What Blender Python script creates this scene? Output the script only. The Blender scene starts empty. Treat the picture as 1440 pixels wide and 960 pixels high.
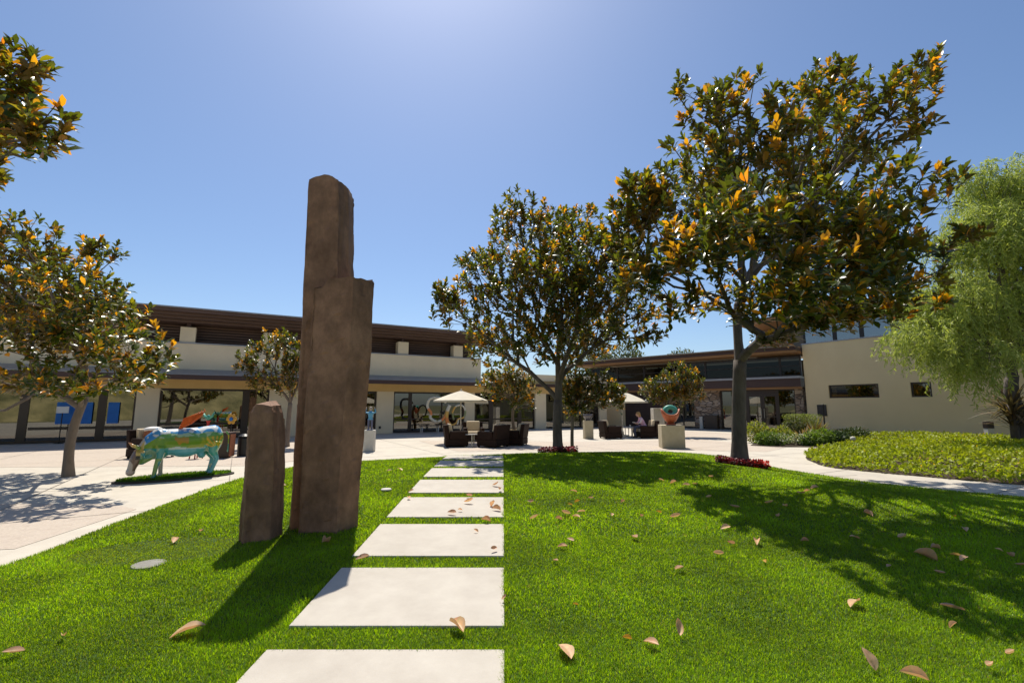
import bpy, bmesh, math, random
import numpy as np
from mathutils import Vector, Matrix, noise
R = math.radians
S = bpy.context.scene
C = S.collection

# ------------------------------------------------------------------ camera, sky, sun, exposure
cam = bpy.data.objects.new('camera', bpy.data.cameras.new('camera')); C.objects.link(cam)
cam.location = (0, 0, 1.6); cam.rotation_euler = (R(90 + 7.77), 0, 0)
cam.data.sensor_width = 36; cam.data.lens = 16.5
cam.data.clip_start = .05; cam.data.clip_end = 6000
S.camera = cam
SUN_EL, SUN_AZ = 60.0, -13.0            # azimuth from +Y, negative = to the left
w = bpy.data.worlds.new('World'); S.world = w; w.use_nodes = True
nt = w.node_tree; bg = nt.nodes['Background']
sky = nt.nodes.new('ShaderNodeTexSky'); sky.sky_type = 'NISHITA'; sky.sun_disc = False
sky.sun_elevation = R(SUN_EL); sky.sun_rotation = R(SUN_AZ)
sky.air_density = 1.0; sky.dust_density = .8; sky.ozone_density = 6.0
nt.links.new(sky.outputs[0], bg.inputs[0]); bg.inputs[1].default_value = .086
sl = bpy.data.lights.new('sun', 'SUN'); sl.energy = 3.9; sl.angle = R(.55); sl.color = (1, .93, .82)
so = bpy.data.objects.new('sun', sl); C.objects.link(so)
sd = Vector((math.sin(R(SUN_AZ))*math.cos(R(SUN_EL)), math.cos(R(SUN_AZ))*math.cos(R(SUN_EL)), math.sin(R(SUN_EL))))
so.rotation_euler = (-sd).to_track_quat('-Z', 'Y').to_euler(); so.location = sd*40
S.view_settings.view_transform = 'Standard'; S.view_settings.look = 'None'
S.view_settings.exposure = .56; S.view_settings.gamma = 1; S.view_settings.use_curve_mapping = False
S.cycles.max_bounces = 8; S.cycles.transparent_max_bounces = 16

# ------------------------------------------------------------------ materials
def nodes(name):
    m = bpy.data.materials.new(name); m.use_nodes = True
    return m, m.node_tree.nodes, m.node_tree.links, m.node_tree.nodes['Principled BSDF']
def mat(name, c1, c2=None, rough=.7, scale=6, bump=0, bscale=60, spec=.4, metal=0, stretch=(1,1,1), dirt=None):
    m, n, l, p = nodes(name)
    p.inputs['Roughness'].default_value = rough; p.inputs['Specular IOR Level'].default_value = spec
    p.inputs['Metallic'].default_value = metal
    c2 = c2 or tuple(x*.8 for x in c1)
    tc = n.new('ShaderNodeTexCoord'); mp = n.new('ShaderNodeMapping'); mp.inputs['Scale'].default_value = stretch
    l.new(tc.outputs['Object'], mp.inputs[0])
    t = n.new('ShaderNodeTexNoise'); t.inputs['Scale'].default_value = scale; t.inputs['Detail'].default_value = 8
    t.inputs['Roughness'].default_value = .65
    l.new(mp.outputs[0], t.inputs['Vector'])
    r = n.new('ShaderNodeValToRGB'); r.color_ramp.elements[0].position = .32; r.color_ramp.elements[1].position = .68
    r.color_ramp.elements[0].color = (*c2, 1); r.color_ramp.elements[1].color = (*c1, 1)
    l.new(t.outputs[0], r.inputs[0]); out = r.outputs[0]
    if dirt:
        t2 = n.new('ShaderNodeTexNoise'); t2.inputs['Scale'].default_value = scale*.18; t2.inputs['Detail'].default_value = 5
        l.new(mp.outputs[0], t2.inputs['Vector'])
        r2 = n.new('ShaderNodeValToRGB'); r2.color_ramp.elements[0].position = .52; r2.color_ramp.elements[1].position = .72
        r2.color_ramp.elements[0].color = (0,0,0,1); r2.color_ramp.elements[1].color = (.55,.55,.55,1)
        l.new(t2.outputs[0], r2.inputs[0])
        mx = n.new('ShaderNodeMixRGB'); l.new(r2.outputs[0], mx.inputs[0]); l.new(out, mx.inputs[1]); mx.inputs[2].default_value = (*dirt, 1)
        out = mx.outputs[0]
    l.new(out, p.inputs['Base Color'])
    if bump:
        b = n.new('ShaderNodeBump'); b.inputs['Strength'].default_value = bump; b.inputs['Distance'].default_value = .02
        t3 = n.new('ShaderNodeTexNoise'); t3.inputs['Scale'].default_value = bscale; t3.inputs['Detail'].default_value = 6
        l.new(mp.outputs[0], t3.inputs['Vector']); l.new(t3.outputs[0], b.inputs['Height']); l.new(b.outputs[0], p.inputs['Normal'])
    return m
def attr_mat(name, rough=.5, trans=.0, spec=.4, back=None, tint=(1,1,1), bump=0):
    """colour from the per-leaf / per-patch 'Col' attribute; optional underside colour and translucency"""
    m, n, l, p = nodes(name)
    a = n.new('ShaderNodeAttribute'); a.attribute_name = 'Col'; col = a.outputs['Color']
    p.inputs['Roughness'].default_value = rough; p.inputs['Specular IOR Level'].default_value = spec
    if back:
        g = n.new('ShaderNodeNewGeometry'); mx = n.new('ShaderNodeMixRGB'); mx.inputs[2].default_value = (*back, 1)
        mul = n.new('ShaderNodeMath'); mul.operation = 'MULTIPLY'; mul.inputs[1].default_value = .78
        l.new(g.outputs['Backfacing'], mul.inputs[0]); l.new(mul.outputs[0], mx.inputs[0]); l.new(col, mx.inputs[1]); col = mx.outputs[0]
    l.new(col, p.inputs['Base Color'])
    if bump:
        b = n.new('ShaderNodeBump'); b.inputs['Strength'].default_value = bump; b.inputs['Distance'].default_value = .01
        t3 = n.new('ShaderNodeTexNoise'); t3.inputs['Scale'].default_value = 40; tc = n.new('ShaderNodeTexCoord')
        l.new(tc.outputs['Object'], t3.inputs['Vector']); l.new(t3.outputs[0], b.inputs['Height']); l.new(b.outputs[0], p.inputs['Normal'])
    if trans:
        t = n.new('ShaderNodeBsdfTranslucent'); mc = n.new('ShaderNodeMixRGB'); mc.blend_type = 'MULTIPLY'; mc.inputs[0].default_value = 1
        mc.inputs[2].default_value = (*tint, 1); l.new(a.outputs['Color'], mc.inputs[1]); l.new(mc.outputs[0], t.inputs['Color'])
        ms = n.new('ShaderNodeMixShader'); ms.inputs[0].default_value = trans
        l.new(p.outputs[0], ms.inputs[1]); l.new(t.outputs[0], ms.inputs[2]); l.new(ms.outputs[0], n['Material Output'].inputs[0])
    return m
def glass_mat(name, tint, refl=.16, blend=.35):
    m, n, l, p = nodes(name); n.remove(p)
    tr = n.new('ShaderNodeBsdfTransparent'); tr.inputs[0].default_value = (*tint, 1)
    gl = n.new('ShaderNodeBsdfGlossy'); gl.inputs['Roughness'].default_value = .015; gl.inputs['Color'].default_value = (.95,.95,.93,1)
    fr = n.new('ShaderNodeLayerWeight'); fr.inputs[0].default_value = blend
    ad = n.new('ShaderNodeMath'); ad.operation = 'ADD'; ad.inputs[1].default_value = refl; ad.use_clamp = True
    l.new(fr.outputs['Fresnel'], ad.inputs[0])
    ms = n.new('ShaderNodeMixShader'); l.new(ad.outputs[0], ms.inputs[0]); l.new(tr.outputs[0], ms.inputs[1]); l.new(gl.outputs[0], ms.inputs[2])
    l.new(ms.outputs[0], n['Material Output'].inputs[0]); return m
def stone_wall_mat(name):
    m, n, l, p = nodes(name); p.inputs['Roughness'].default_value = .85
    tc = n.new('ShaderNodeTexCoord'); mp = n.new('ShaderNodeMapping'); mp.inputs['Scale'].default_value = (2.6, 2.6, 6.5)
    l.new(tc.outputs['Object'], mp.inputs[0])
    v = n.new('ShaderNodeTexVoronoi'); v.inputs['Scale'].default_value = 1; l.new(mp.outputs[0], v.inputs['Vector'])
    e = n.new('ShaderNodeTexVoronoi'); e.feature = 'DISTANCE_TO_EDGE'; e.inputs['Scale'].default_value = 1; l.new(mp.outputs[0], e.inputs['Vector'])
    sp = n.new('ShaderNodeSeparateColor'); l.new(v.outputs['Color'], sp.inputs[0])
    r = n.new('ShaderNodeValToRGB'); els = r.color_ramp.elements
    els[0].color = (.20,.12,.07,1); els[1].color = (.46,.34,.23,1); els.new(.5).color = (.30,.21,.14,1); els.new(.75).color = (.38,.30,.24,1)
    l.new(sp.outputs[0], r.inputs[0])
    r2 = n.new('ShaderNodeValToRGB'); r2.color_ramp.elements[0].position = .02; r2.color_ramp.elements[1].position = .07
    l.new(e.outputs['Distance'], r2.inputs[0])
    mx = n.new('ShaderNodeMixRGB'); l.new(r2.outputs[0], mx.inputs[0]); mx.inputs[1].default_value = (.07,.055,.045,1); l.new(r.outputs[0], mx.inputs[2])
    l.new(mx.outputs[0], p.inputs['Base Color'])
    b = n.new('ShaderNodeBump'); b.inputs['Strength'].default_value = .8; b.inputs['Distance'].default_value = .05
    l.new(r2.outputs[0], b.inputs['Height']); l.new(b.outputs[0], p.inputs['Normal'])
    return m

M = dict(
 concrete=mat('pale_concrete', (.58,.53,.435), (.49,.44,.36), .8, 2.2, .15, 120, dirt=(.40,.36,.31)),
 slab=mat('slab_concrete', (.54,.495,.42), (.455,.41,.345), .8, 3.2, .2, 160, dirt=(.40,.365,.30)),
 pink=mat('pink_aggregate', (.57,.49,.40), (.43,.36,.285), .85, 30, .25, 200, dirt=(.40,.32,.26)),
 soil=mat('soil', (.07,.045,.025), (.03,.02,.012), .95, 9, .5, 30),
 turf=mat('turf', (.055,.11,.012), (.03,.065,.008), .95, 14, .3, 60),
 earth=mat('dry_earth', (.22,.2,.1), (.12,.13,.05), .95, .02, 0),
 stucco=mat('cream_stucco', (.82,.70,.49), (.77,.65,.45), .9, 1.4, .12, 160, dirt=(.62,.52,.37)),
 wallstucco=mat('tan_stucco', (.80,.63,.37), (.76,.59,.34), .9, .9, .15, 140, dirt=(.68,.52,.29)),
 bronze=mat('bronze_frame', (.035,.02,.014), (.025,.014,.01), .4, 8, spec=.5),
 bronzed=mat('brown_fascia', (.075,.04,.034), (.055,.03,.026), .5, 3, stretch=(.3,1,6), spec=.4),
 louvre=mat('louvre_wood', (.15,.09,.068), (.085,.05,.04), .6, 4, stretch=(.25,1,8)),
 flashing=mat('grey_flashing', (.38,.38,.40), (.30,.30,.32), .4, 3, metal=.3),
 soffit=mat('ochre_soffit', (.72,.50,.22), (.64,.44,.18), .8, 1.5),
 roofwood=mat('roof_wood', (.36,.2,.09), (.27,.14,.06), .7, 3, stretch=(.3,3,3)),
 rooftop=mat('roof_sheet', (.30,.25,.2), (.24,.2,.16), .8, 2),
 interior=mat('room_paint', (.24,.21,.17), (.2,.17,.13), .9, 1),
 darkwall=mat('dark_brown_wall', (.06,.035,.026), (.04,.023,.017), .7, 2),
 stonew=stone_wall_mat('stacked_stone'),
 glass=glass_mat('window_glass', (.30,.29,.25), .10),
 dimglass=glass_mat('shaded_glass', (.22,.19,.15), .02, .12),
 skyglass=glass_mat('clerestory_glass', (.3,.32,.36), .22),
 basalt=None,
 bark=mat('bark', (.15,.125,.105), (.075,.06,.05), .9, 5, .6, 25, stretch=(1,1,.35), dirt=(.2,.18,.15)),
 palebark=mat('pale_bark', (.25,.195,.15), (.14,.11,.085), .9, 6, .5, 25, stretch=(1,1,.35)),
 leaf=attr_mat('magnolia_leaf', .3, .42, .5, (.23,.115,.03), (2.4,2.0,.45)),
 fine=attr_mat('pepper_leaf', .45, .4, .35, None, (1.5,1.5,.8)),
 grass=attr_mat('grass_blade', .42, .55, .4, None, (1.5,1.4,.5)),
 cover=attr_mat('ground_cover_leaf', .5, .4, .3, None, (1.4,1.4,.6)),
 petal=attr_mat('petal', .5, .3, .3, None, (1.2,1.1,1.1)),
 dry=attr_mat('dry_leaf', .5, .25, .4, None, (1.2,1,.8)),
 wicker=mat('dark_wicker', (.040,.022,.015), (.016,.008,.006), .75, 60, .8, 90, spec=.15),
 cushion=mat('cream_cushion', (.62,.52,.36), (.55,.45,.3), .9, 8, .1, 80),
 canvas=mat('parasol_canvas', (.66,.60,.47), (.60,.54,.42), .85, 5, .1, 200),
 steel=mat('pale_metal', (.55,.53,.48), (.45,.43,.39), .35, 9, metal=.5),
 black=mat('black_metal', (.015,.015,.016), (.01,.01,.01), .45, 12),
 plinth=mat('plinth_concrete', (.47,.41,.28), (.40,.345,.225), .85, 5, .15, 90, dirt=(.34,.28,.18)),
 whiteplinth=mat('white_plinth', (.62,.59,.53), (.52,.49,.43), .85, 5, .1, 90),
 terracotta=mat('terracotta_glaze', (.50,.13,.045), (.34,.075,.03), .45, 7, .3, 40),
 teal=mat('teal_glaze', (.11,.42,.32), (.06,.28,.22), .4, 9, .2, 50),
 cow=attr_mat('painted_fibreglass', .22, 0, .5),
 orange=mat('orange_paint', (.80,.16,.02), (.62,.10,.015), .5, 9),
 ribbon=attr_mat('painted_ribbon', .4, 0, .4),
 figblue=attr_mat('painted_figure', .4, 0, .4),
 skin=attr_mat('person_colours', .6, 0, .3),
 hair=mat('blond_hair', (.42,.26,.1), (.28,.16,.06), .6, 30, .3, 90),
 blue=mat('blue_panel', (.02,.17,.55), (.015,.13,.45), .6, 3),
 white=mat('white_paint', (.75,.74,.71), (.68,.67,.64), .6, 6),
 red=mat('red_paint', (.45,.03,.02), (.3,.02,.015), .45, 8),
 sign=mat('dark_sign', (.04,.035,.032), (.03,.026,.024), .5, 8),
 rust=mat('rust_fabric', (.38,.14,.06), (.28,.1,.05), .8, 9),
 glassvase=mat('smoky_glass', (.10,.09,.10), (.06,.055,.07), .12, 5, spec=.8),
 lidm=mat('lid_concrete', (.30,.29,.25), (.20,.19,.16), .85, 12, .2, 90),
)
def basalt():
    m, n, l, p = nodes('basalt'); p.inputs['Roughness'].default_value = .8; p.inputs['Specular IOR Level'].default_value = .35
    tc = n.new('ShaderNodeTexCoord')
    def nz(scale, st, det=8):
        mp = n.new('ShaderNodeMapping'); mp.inputs['Scale'].default_value = st; l.new(tc.outputs['Object'], mp.inputs[0])
        t = n.new('ShaderNodeTexNoise'); t.inputs['Scale'].default_value = scale; t.inputs['Detail'].default_value = det
        t.inputs['Roughness'].default_value = .7; l.new(mp.outputs[0], t.inputs['Vector']); return t
    a = nz(3.2, (1,1,.75), 10); r = n.new('ShaderNodeValToRGB'); e = r.color_ramp.elements
    e[0].position = .36; e[1].position = .64; e[0].color = (.15,.08,.047,1); e[1].color = (.33,.182,.11,1); e.new(.5).color = (.23,.126,.075,1)
    l.new(a.outputs[0], r.inputs[0])
    b = nz(11, (1.3,1.3,.5)); r2 = n.new('ShaderNodeValToRGB'); r2.color_ramp.elements[0].position = .64; r2.color_ramp.elements[1].position = .72
    r2.color_ramp.elements[1].color = (.5,.5,.5,1)
    l.new(b.outputs[0], r2.inputs[0]); mx = n.new('ShaderNodeMixRGB'); l.new(r2.outputs[0], mx.inputs[0]); l.new(r.outputs[0], mx.inputs[1]); mx.inputs[2].default_value = (.31,.20,.125,1)
    l.new(mx.outputs[0], p.inputs['Base Color'])
    h1 = nz(14, (1,1,.6), 12); h2 = nz(90, (1,1,.8))
    ad = n.new('ShaderNodeMath'); ad.operation = 'MULTIPLY_ADD'; ad.inputs[1].default_value = .35
    l.new(h2.outputs[0], ad.inputs[0]); l.new(h1.outputs[0], ad.inputs[2])
    bp = n.new('ShaderNodeBump'); bp.inputs['Strength'].default_value = .55; bp.inputs['Distance'].default_value = .02
    l.new(ad.outputs[0], bp.inputs['Height']); l.new(bp.outputs[0], p.inputs['Normal'])
    return m
M['basalt'] = basalt()

# ------------------------------------------------------------------ mesh helpers
def link(name, me, m, parent=None):
    o = bpy.data.objects.new(name, me); C.objects.link(o)
    if m: me.materials.append(m)
    if parent: o.parent = parent
    return o
def tag(o, label=None, cat=None, group=None, kind=None):
    for k, v in (('label', label), ('category', cat), ('group', group), ('kind', kind)):
        if v: o[k] = v
    return o
def thing(name, label, cat, loc=(0,0,0), rz=0, group=None):
    o = bpy.data.objects.new(name, None); C.objects.link(o); o.empty_display_size = .2
    o.location = loc; o.rotation_euler = (0, 0, rz)
    return tag(o, label, cat, group)
def copy_tree(o, parent=None):
    c = o.copy(); C.objects.link(c); c.parent = parent
    for ch in list(o.children): copy_tree(ch, c)
    return c
class MB:
    def __init__(s): s.v = []; s.f = []; s.c = []; s.col = (1,1,1)
    def add(s, vs, fs, col=None):
        k = len(s.v); s.v += [tuple(v) for v in vs]; s.f += [tuple(i+k for i in f) for f in fs]
        s.c += [col or s.col]*len(vs); return s
    def box(s, x0, x1, y0, y1, z0, z1):
        vs = [(x,y,z) for z in (z0,z1) for x,y in ((x0,y0),(x1,y0),(x1,y1),(x0,y1))]
        return s.add(vs, [(3,2,1,0),(4,5,6,7),(0,1,5,4),(1,2,6,5),(2,3,7,6),(3,0,4,7)])
    def tube(s, pts, rad, n=8, cap=True, col=None, flat=1):
        pts = [Vector(p) for p in pts]
        if not hasattr(rad, '__len__'): rad = [rad]*len(pts)
        vs = []; fs = []; ref = None
        for i, p in enumerate(pts):
            d = (pts[min(i+1, len(pts)-1)] - pts[max(i-1, 0)])
            d = d.normalized() if d.length > 1e-9 else Vector((0,0,1))
            if ref is None: ref = Vector((1,0,0)) if abs(d.x) < .8 else Vector((0,1,0))
            a = d.cross(ref).normalized(); b = d.cross(a).normalized(); ref = b*-1 if False else ref
            for k in range(n):
                t = 2*math.pi*k/n; vs.append(p + a*math.cos(t)*rad[i] + b*math.sin(t)*rad[i]*flat)
        for i in range(len(pts)-1):
            for k in range(n):
                k2 = (k+1) % n; fs.append((i*n+k, i*n+k2, (i+1)*n+k2, (i+1)*n+k))
        if cap: fs += [tuple(range(n-1,-1,-1)), tuple(range((len(pts)-1)*n, len(pts)*n))]
        return s.add(vs, fs, col)
    def lathe(s, prof, n=20, c=(0,0,0)):
        vs = []; fs = []
        for r, z in prof:
            for k in range(n):
                t = 2*math.pi*k/n; vs.append((c[0]+r*math.cos(t), c[1]+r*math.sin(t), c[2]+z))
        for i in range(len(prof)-1):
            for k in range(n):
                k2 = (k+1) % n; fs.append((i*n+k, i*n+k2, (i+1)*n+k2, (i+1)*n+k))
        fs += [tuple(range(n-1,-1,-1)), tuple(range((len(prof)-1)*n, len(prof)*n))]
        return s.add(vs, fs)
    def ball(s, c, r, n=12, m=8, col=None):
        if not hasattr(r, '__len__'): r = (r,r,r)
        vs = [(c[0], c[1], c[2]-r[2])]; fs = []
        for i in range(1, m):
            ph = -math.pi/2 + math.pi*i/m
            for k in range(n):
                t = 2*math.pi*k/n; vs.append((c[0]+r[0]*math.cos(ph)*math.cos(t), c[1]+r[1]*math.cos(ph)*math.sin(t), c[2]+r[2]*math.sin(ph)))
        vs.append((c[0], c[1], c[2]+r[2])); L = len(vs)-1
        for k in range(n):
            k2 = (k+1) % n; fs.append((0, 1+k2, 1+k)); fs.append((L, L-n+k, L-n+k2))
            for i in range(m-2): fs.append((1+i*n+k, 1+i*n+k2, 1+(i+1)*n+k2, 1+(i+1)*n+k))
        return s.add(vs, fs, col)
    def prism(s, poly, z0, z1):
        n = len(poly); vs = [(*p, z0) for p in poly] + [(*p, z1) for p in poly]
        return s.add(vs, [tuple(range(n-1,-1,-1)), tuple(range(n, 2*n))] + [(i, (i+1) % n, n+(i+1) % n, n+i) for i in range(n)])
    def mesh(s, name, colors=False):
        me = bpy.data.meshes.new(name); me.from_pydata(s.v, [], s.f)
        if colors:
            a = me.color_attributes.new('Col', 'FLOAT_COLOR', 'POINT')
            a.data.foreach_set('color', np.array([(*c, 1) for c in s.c], dtype=np.float32).ravel())
        me.update(); return me
    def build(s, name, m, parent=None, smooth=False, bevel=0, colors=False):
        me = s.mesh(name, colors)
        if bevel:
            bm = bmesh.new(); bm.from_mesh(me)
            bmesh.ops.recalc_face_normals(bm, faces=bm.faces)
            bmesh.ops.bevel(bm, geom=[e for e in bm.edges if len(e.link_faces) == 2 and e.calc_face_angle() > .5], offset=bevel, segments=2, affect='EDGES', profile=.6)
            bm.to_mesh(me); bm.free()
        if smooth: me.shade_smooth()
        return link(name, me, m, parent)
def np_mesh(name, V, F, colors=None, smooth=False):
    """V (n,3) float, F (m,k) int with constant k"""
    me = bpy.data.meshes.new(name); V = np.asarray(V, np.float32); F = np.asarray(F, np.int32)
    me.vertices.add(len(V)); me.vertices.foreach_set('co', V.ravel())
    k = F.shape[1]; me.loops.add(F.size); me.loops.foreach_set('vertex_index', F.ravel())
    me.polygons.add(len(F)); me.polygons.foreach_set('loop_start', np.arange(0, F.size, k, dtype=np.int32))
    me.polygons.foreach_set('loop_total', np.full(len(F), k, np.int32))
    if smooth: me.polygons.foreach_set('use_smooth', np.ones(len(F), bool))
    if colors is not None:
        a = me.color_attributes.new('Col', 'FLOAT_COLOR', 'POINT')
        c = np.ones((len(V), 4), np.float32); c[:, :3] = colors; a.data.foreach_set('color', c.ravel())
    me.update(calc_edges=True); return me
def remesh(mb, voxel, smooth_it=6, colfn=None):
    """fuse overlapping shapes into one continuous skin"""
    me = mb.mesh('tmp'); o = bpy.data.objects.new('tmp', me); C.objects.link(o)
    r = o.modifiers.new('r', 'REMESH'); r.mode = 'VOXEL'; r.voxel_size = voxel
    s = o.modifiers.new('s', 'SMOOTH'); s.iterations = smooth_it; s.factor = .5
    dg = bpy.context.evaluated_depsgraph_get(); out = bpy.data.meshes.new_from_object(o.evaluated_get(dg))
    bpy.data.objects.remove(o); out.shade_smooth()
    if colfn:
        a = out.color_attributes.new('Col', 'FLOAT_COLOR', 'POINT')
        a.data.foreach_set('color', np.array([(*colfn(v.co, v.normal), 1) for v in out.vertices], dtype=np.float32).ravel())
    return out
def sstep(t): t = np.clip(t, 0, 1); return t*t*(3-2*t)

# ------------------------------------------------------------------ terrain
LAWN = [(-4.75,-4),(-4.85,1.5),(-5.06,4.9),(-5.35,6.37),(-5.72,8.5),(-5.95,10.6),(-5.7,12.4),(-4.9,13.5),(-3.31,14.3),(-1.82,15.1),(.5,15.9),(3,16.3),(5.31,16.3),(6.3,15.6),(6.8,14.4),(6.75,12.9),(6.95,11.67),(7.58,9.9),(8.95,8.5),(11.5,6.6),(15,4.2),(16,-4)]
def resample(poly, step):
    out = []
    n = len(poly)
    for i in range(n):
        p0, p1, p2, p3 = (np.array(poly[(i+k) % n], float) for k in (-1,0,1,2))
        m = max(1, int(np.linalg.norm(p2-p1)/step))
        for j in range(m):
            t = j/m; out.append(.5*((2*p1)+(-p0+p2)*t+(2*p0-5*p1+4*p2-p3)*t*t+(-p0+3*p1-3*p2+p3)*t**3))
    return np.array(out)
LB = resample(LAWN, .35)
def edge_dist(P, B):
    P = np.atleast_2d(P); A = B; D = np.roll(B, -1, 0) - B; best = np.full(len(P), 1e9)
    for a, d in zip(A, D):
        q = P - a; t = np.clip((q @ d)/max(d @ d, 1e-9), 0, 1)
        best = np.minimum(best, np.linalg.norm(q - t[:, None]*d, axis=1))
    return best
def inside(P, B):
    P = np.atleast_2d(P); r = np.zeros(len(P), bool); B2 = np.roll(B, -1, 0)
    for (x0, y0), (x1, y1) in zip(B, B2):
        if y0 == y1: continue
        c = ((y0 > P[:,1]) != (y1 > P[:,1])) & (P[:,0] < (x1-x0)*(P[:,1]-y0)/(y1-y0)+x0); r ^= c
    return r
def lawn_z(P):
    P = np.atleast_2d(np.asarray(P, float)); d = edge_dist(P, LB)
    return .012 + .26*sstep((P[:,1]-1.5)/9)*sstep(d/3.2) + .02*sstep(d/.5)
def lz(x, y): return float(lawn_z([(x, y)])[0])
BED = [(8.55,13.6),(8.3,12.75),(8.6,11.9),(10.29,9.9),(13,7.4),(17,4.5),(24,4),(26,14),(23.1,18.4),(18.6,26.2),(17.4,25.2),(14.1,20.2),(10.86,17.2),(9.1,14.9)]
BB = resample(BED, .4)
def bed_z(P):
    P = np.atleast_2d(np.asarray(P, float)); d = edge_dist(P, BB); return .015 + .30*sstep(d/3.0)
def sheet(name, B, ctr, zf, m, rings=26):
    V = []; F = []; n = len(B)
    ts = np.linspace(0, 1, rings+1)[1:]
    V.append(np.array([ctr])); 
    for t in ts: V.append(ctr + (B-ctr)*t)
    V = np.vstack(V); Z = zf(V)
    Z[-n:] = .005
    V3 = np.c_[V, Z]; tris = []
    for k in range(n): tris.append((0, 1+k, 1+(k+1) % n))
    for i in range(rings-1):
        a = 1+i*n; b = a+n
        for k in range(n):
            k2 = (k+1) % n; tris += [(a+k, b+k, b+k2), (a+k, b+k2, a+k2)]
    o = link(name, np_mesh(name, V3, tris, smooth=True), m); return o
def plane(name, x0, x1, y0, y1, z, m):
    o = MB().add([(x0,y0,z),(x1,y0,z),(x1,y1,z),(x0,y1,z)], [(0,1,2,3)]).build(name, m); tag(o, kind='structure'); return o
plane('ground', -3000, 3000, -3000, 3000, -.03, M['earth'])
plane('plaza', -40, 45, -14, 48, 0, M['concrete'])
tag(sheet('lawn', LB, np.array([1.2, 7.0]), lawn_z, M['turf']), kind='structure')
tag(sheet('planting_bed', BB, np.array([15.5, 12.5]), bed_z, M['soil']), kind='structure')
def flat(name, poly, z, m):
    o = MB().add([(*p, z) for p in poly], [tuple(range(len(poly)))]).build(name, m); tag(o, kind='structure'); return o
flat('pink_paving', [(-30,11.8),(-7.2,12.9),(-6.1,14.2),(-5.4,16.4),(-7.3,19.6),(-9,21.6),(-30,16)], .004, M['pink'])
flat('pink_paving', [(-9.2,5.0),(-5.6,5.55),(-5.85,7.6),(-6.6,8.0),(-14,8.0),(-14,5.2)], .004, M['pink'])
flat('pink_paving', [(-4.3,22),(-1.9,16.9),(1.2,17.3),(4.9,17.6),(8.9,16.8),(10.5,18.4),(9,23),(3,21.3)], .004, M['pink'])
flat('pink_paving', [(8.5,24.5),(12.6,20.6),(14.2,24),(12,29.5),(8,33)], .004, M['pink'])
# paving joints: thin grooves drawn as real strips
jm = mat('joint_mortar', (.27,.24,.2), (.22,.19,.16), .9, 9)
jb = MB()
def strip(a, b, wd=.009, z=.008):
    a = Vector((*a, z)); b = Vector((*b, z)); n = (b-a).normalized().cross(Vector((0,0,1)))*wd
    jb.add([a-n, b-n, b+n, a+n], [(0,1,2,3)])
def joint(a, b):
    a = np.array(a, float); b = np.array(b, float); n = max(1, int(np.linalg.norm(b-a)/.5)); run = None
    for i in range(n):
        p, q = a+(b-a)*i/n, a+(b-a)*(i+1)/n; mid = (p+q)/2
        if not (inside(mid, LB)[0] or inside(mid, BB)[0]): strip(tuple(p), tuple(q))
ca, sa = math.cos(R(30)), math.sin(R(30))
for k in range(-8, 9): joint((-7+ca*k*3-(-sa)*-2.2*0, 24+sa*k*3), (-7+ca*k*3+sa*26, 24+sa*k*3-ca*26))
for k in range(0, 8): joint((-7-ca*26+sa*k*3, 24-sa*26-ca*k*3), (-7+ca*22+sa*k*3, 24+sa*22-ca*k*3))
for a, b in [((8,11.2),(7.3,11.0)),((9.3,10),(8.6,9.0)),((11,8.6),(10.4,7.5)),((7.0,14.6),(8.3,13.2))]: joint(a, b)
tag(jb.build('paving_joints', jm), kind='structure')
# hillside behind the viewer and beyond the buildings
def hill(name, cx, cy, rx, ry, h, m):
    n, k = 40, 8; mb = MB(); vs = []
    for i in range(k+1):
        t = i/k
        for j in range(n):
            a = 2*math.pi*j/n; q = noise.noise(Vector((math.cos(a)*2, math.sin(a)*2, t*3+cx)))*.18
            vs.append((cx+rx*t*math.cos(a)*(1+q), cy+ry*t*math.sin(a)*(1+q), -.2+h*math.cos(t*math.pi/2)*(1+q)))
    fs = [(i*n+j, (i+1)*n+j, (i+1)*n+(j+1) % n, i*n+(j+1) % n) for i in range(k) for j in range(n)]
    o = mb.add(vs, fs).build(name, m, smooth=True); tag(o, kind='structure')
hillm = mat('scrub_hillside', (.52,.44,.20), (.06,.08,.025), .95, .3, dirt=(.48,.38,.24))
hill('hillside', -6, -52, 80, 34, 12, hillm)

# ------------------------------------------------------------------ vegetation helpers
LEAF_V = np.array([(0,0,0),(0,.36,.02),(0,.70,.0),(0,1,-.10),(-.17,.36,.07),(.17,.36,.07),(-.20,.70,.06),(.20,.70,.06)])
LEAF_F = np.array([(0,5,1,1),(0,1,4,4),(1,5,7,2),(1,2,6,4),(2,7,3,3),(2,3,6,6)])
def leaf_mesh(name, P, D, U, size, cols, tmpl=LEAF_V):
    """P base points, D leaf axis, U rough up (leaf upper face), size lengths"""
    D = D/np.linalg.norm(D, axis=1, keepdims=True); X = np.cross(D, U); X /= np.linalg.norm(X, axis=1, keepdims=True)+1e-9
    N = np.cross(X, D)
    T = tmpl[None]*size[:, None, None]
    V = P[:, None, :] + T[..., 0:1]*X[:, None] + T[..., 1:2]*D[:, None] + T[..., 2:3]*N[:, None]
    k = len(tmpl); n = len(P)
    me = bpy.data.meshes.new(name)
    tri = np.array([(0,5,1),(0,1,4),(1,5,7),(1,7,2),(1,2,6),(1,6,4),(2,7,3),(2,3,6)])
    F = (tri[None] + (np.arange(n)*k)[:, None, None]).reshape(-1, 3)
    return np_mesh(name, V.reshape(-1, 3), F, np.repeat(cols, k, axis=0), smooth=True)
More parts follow.
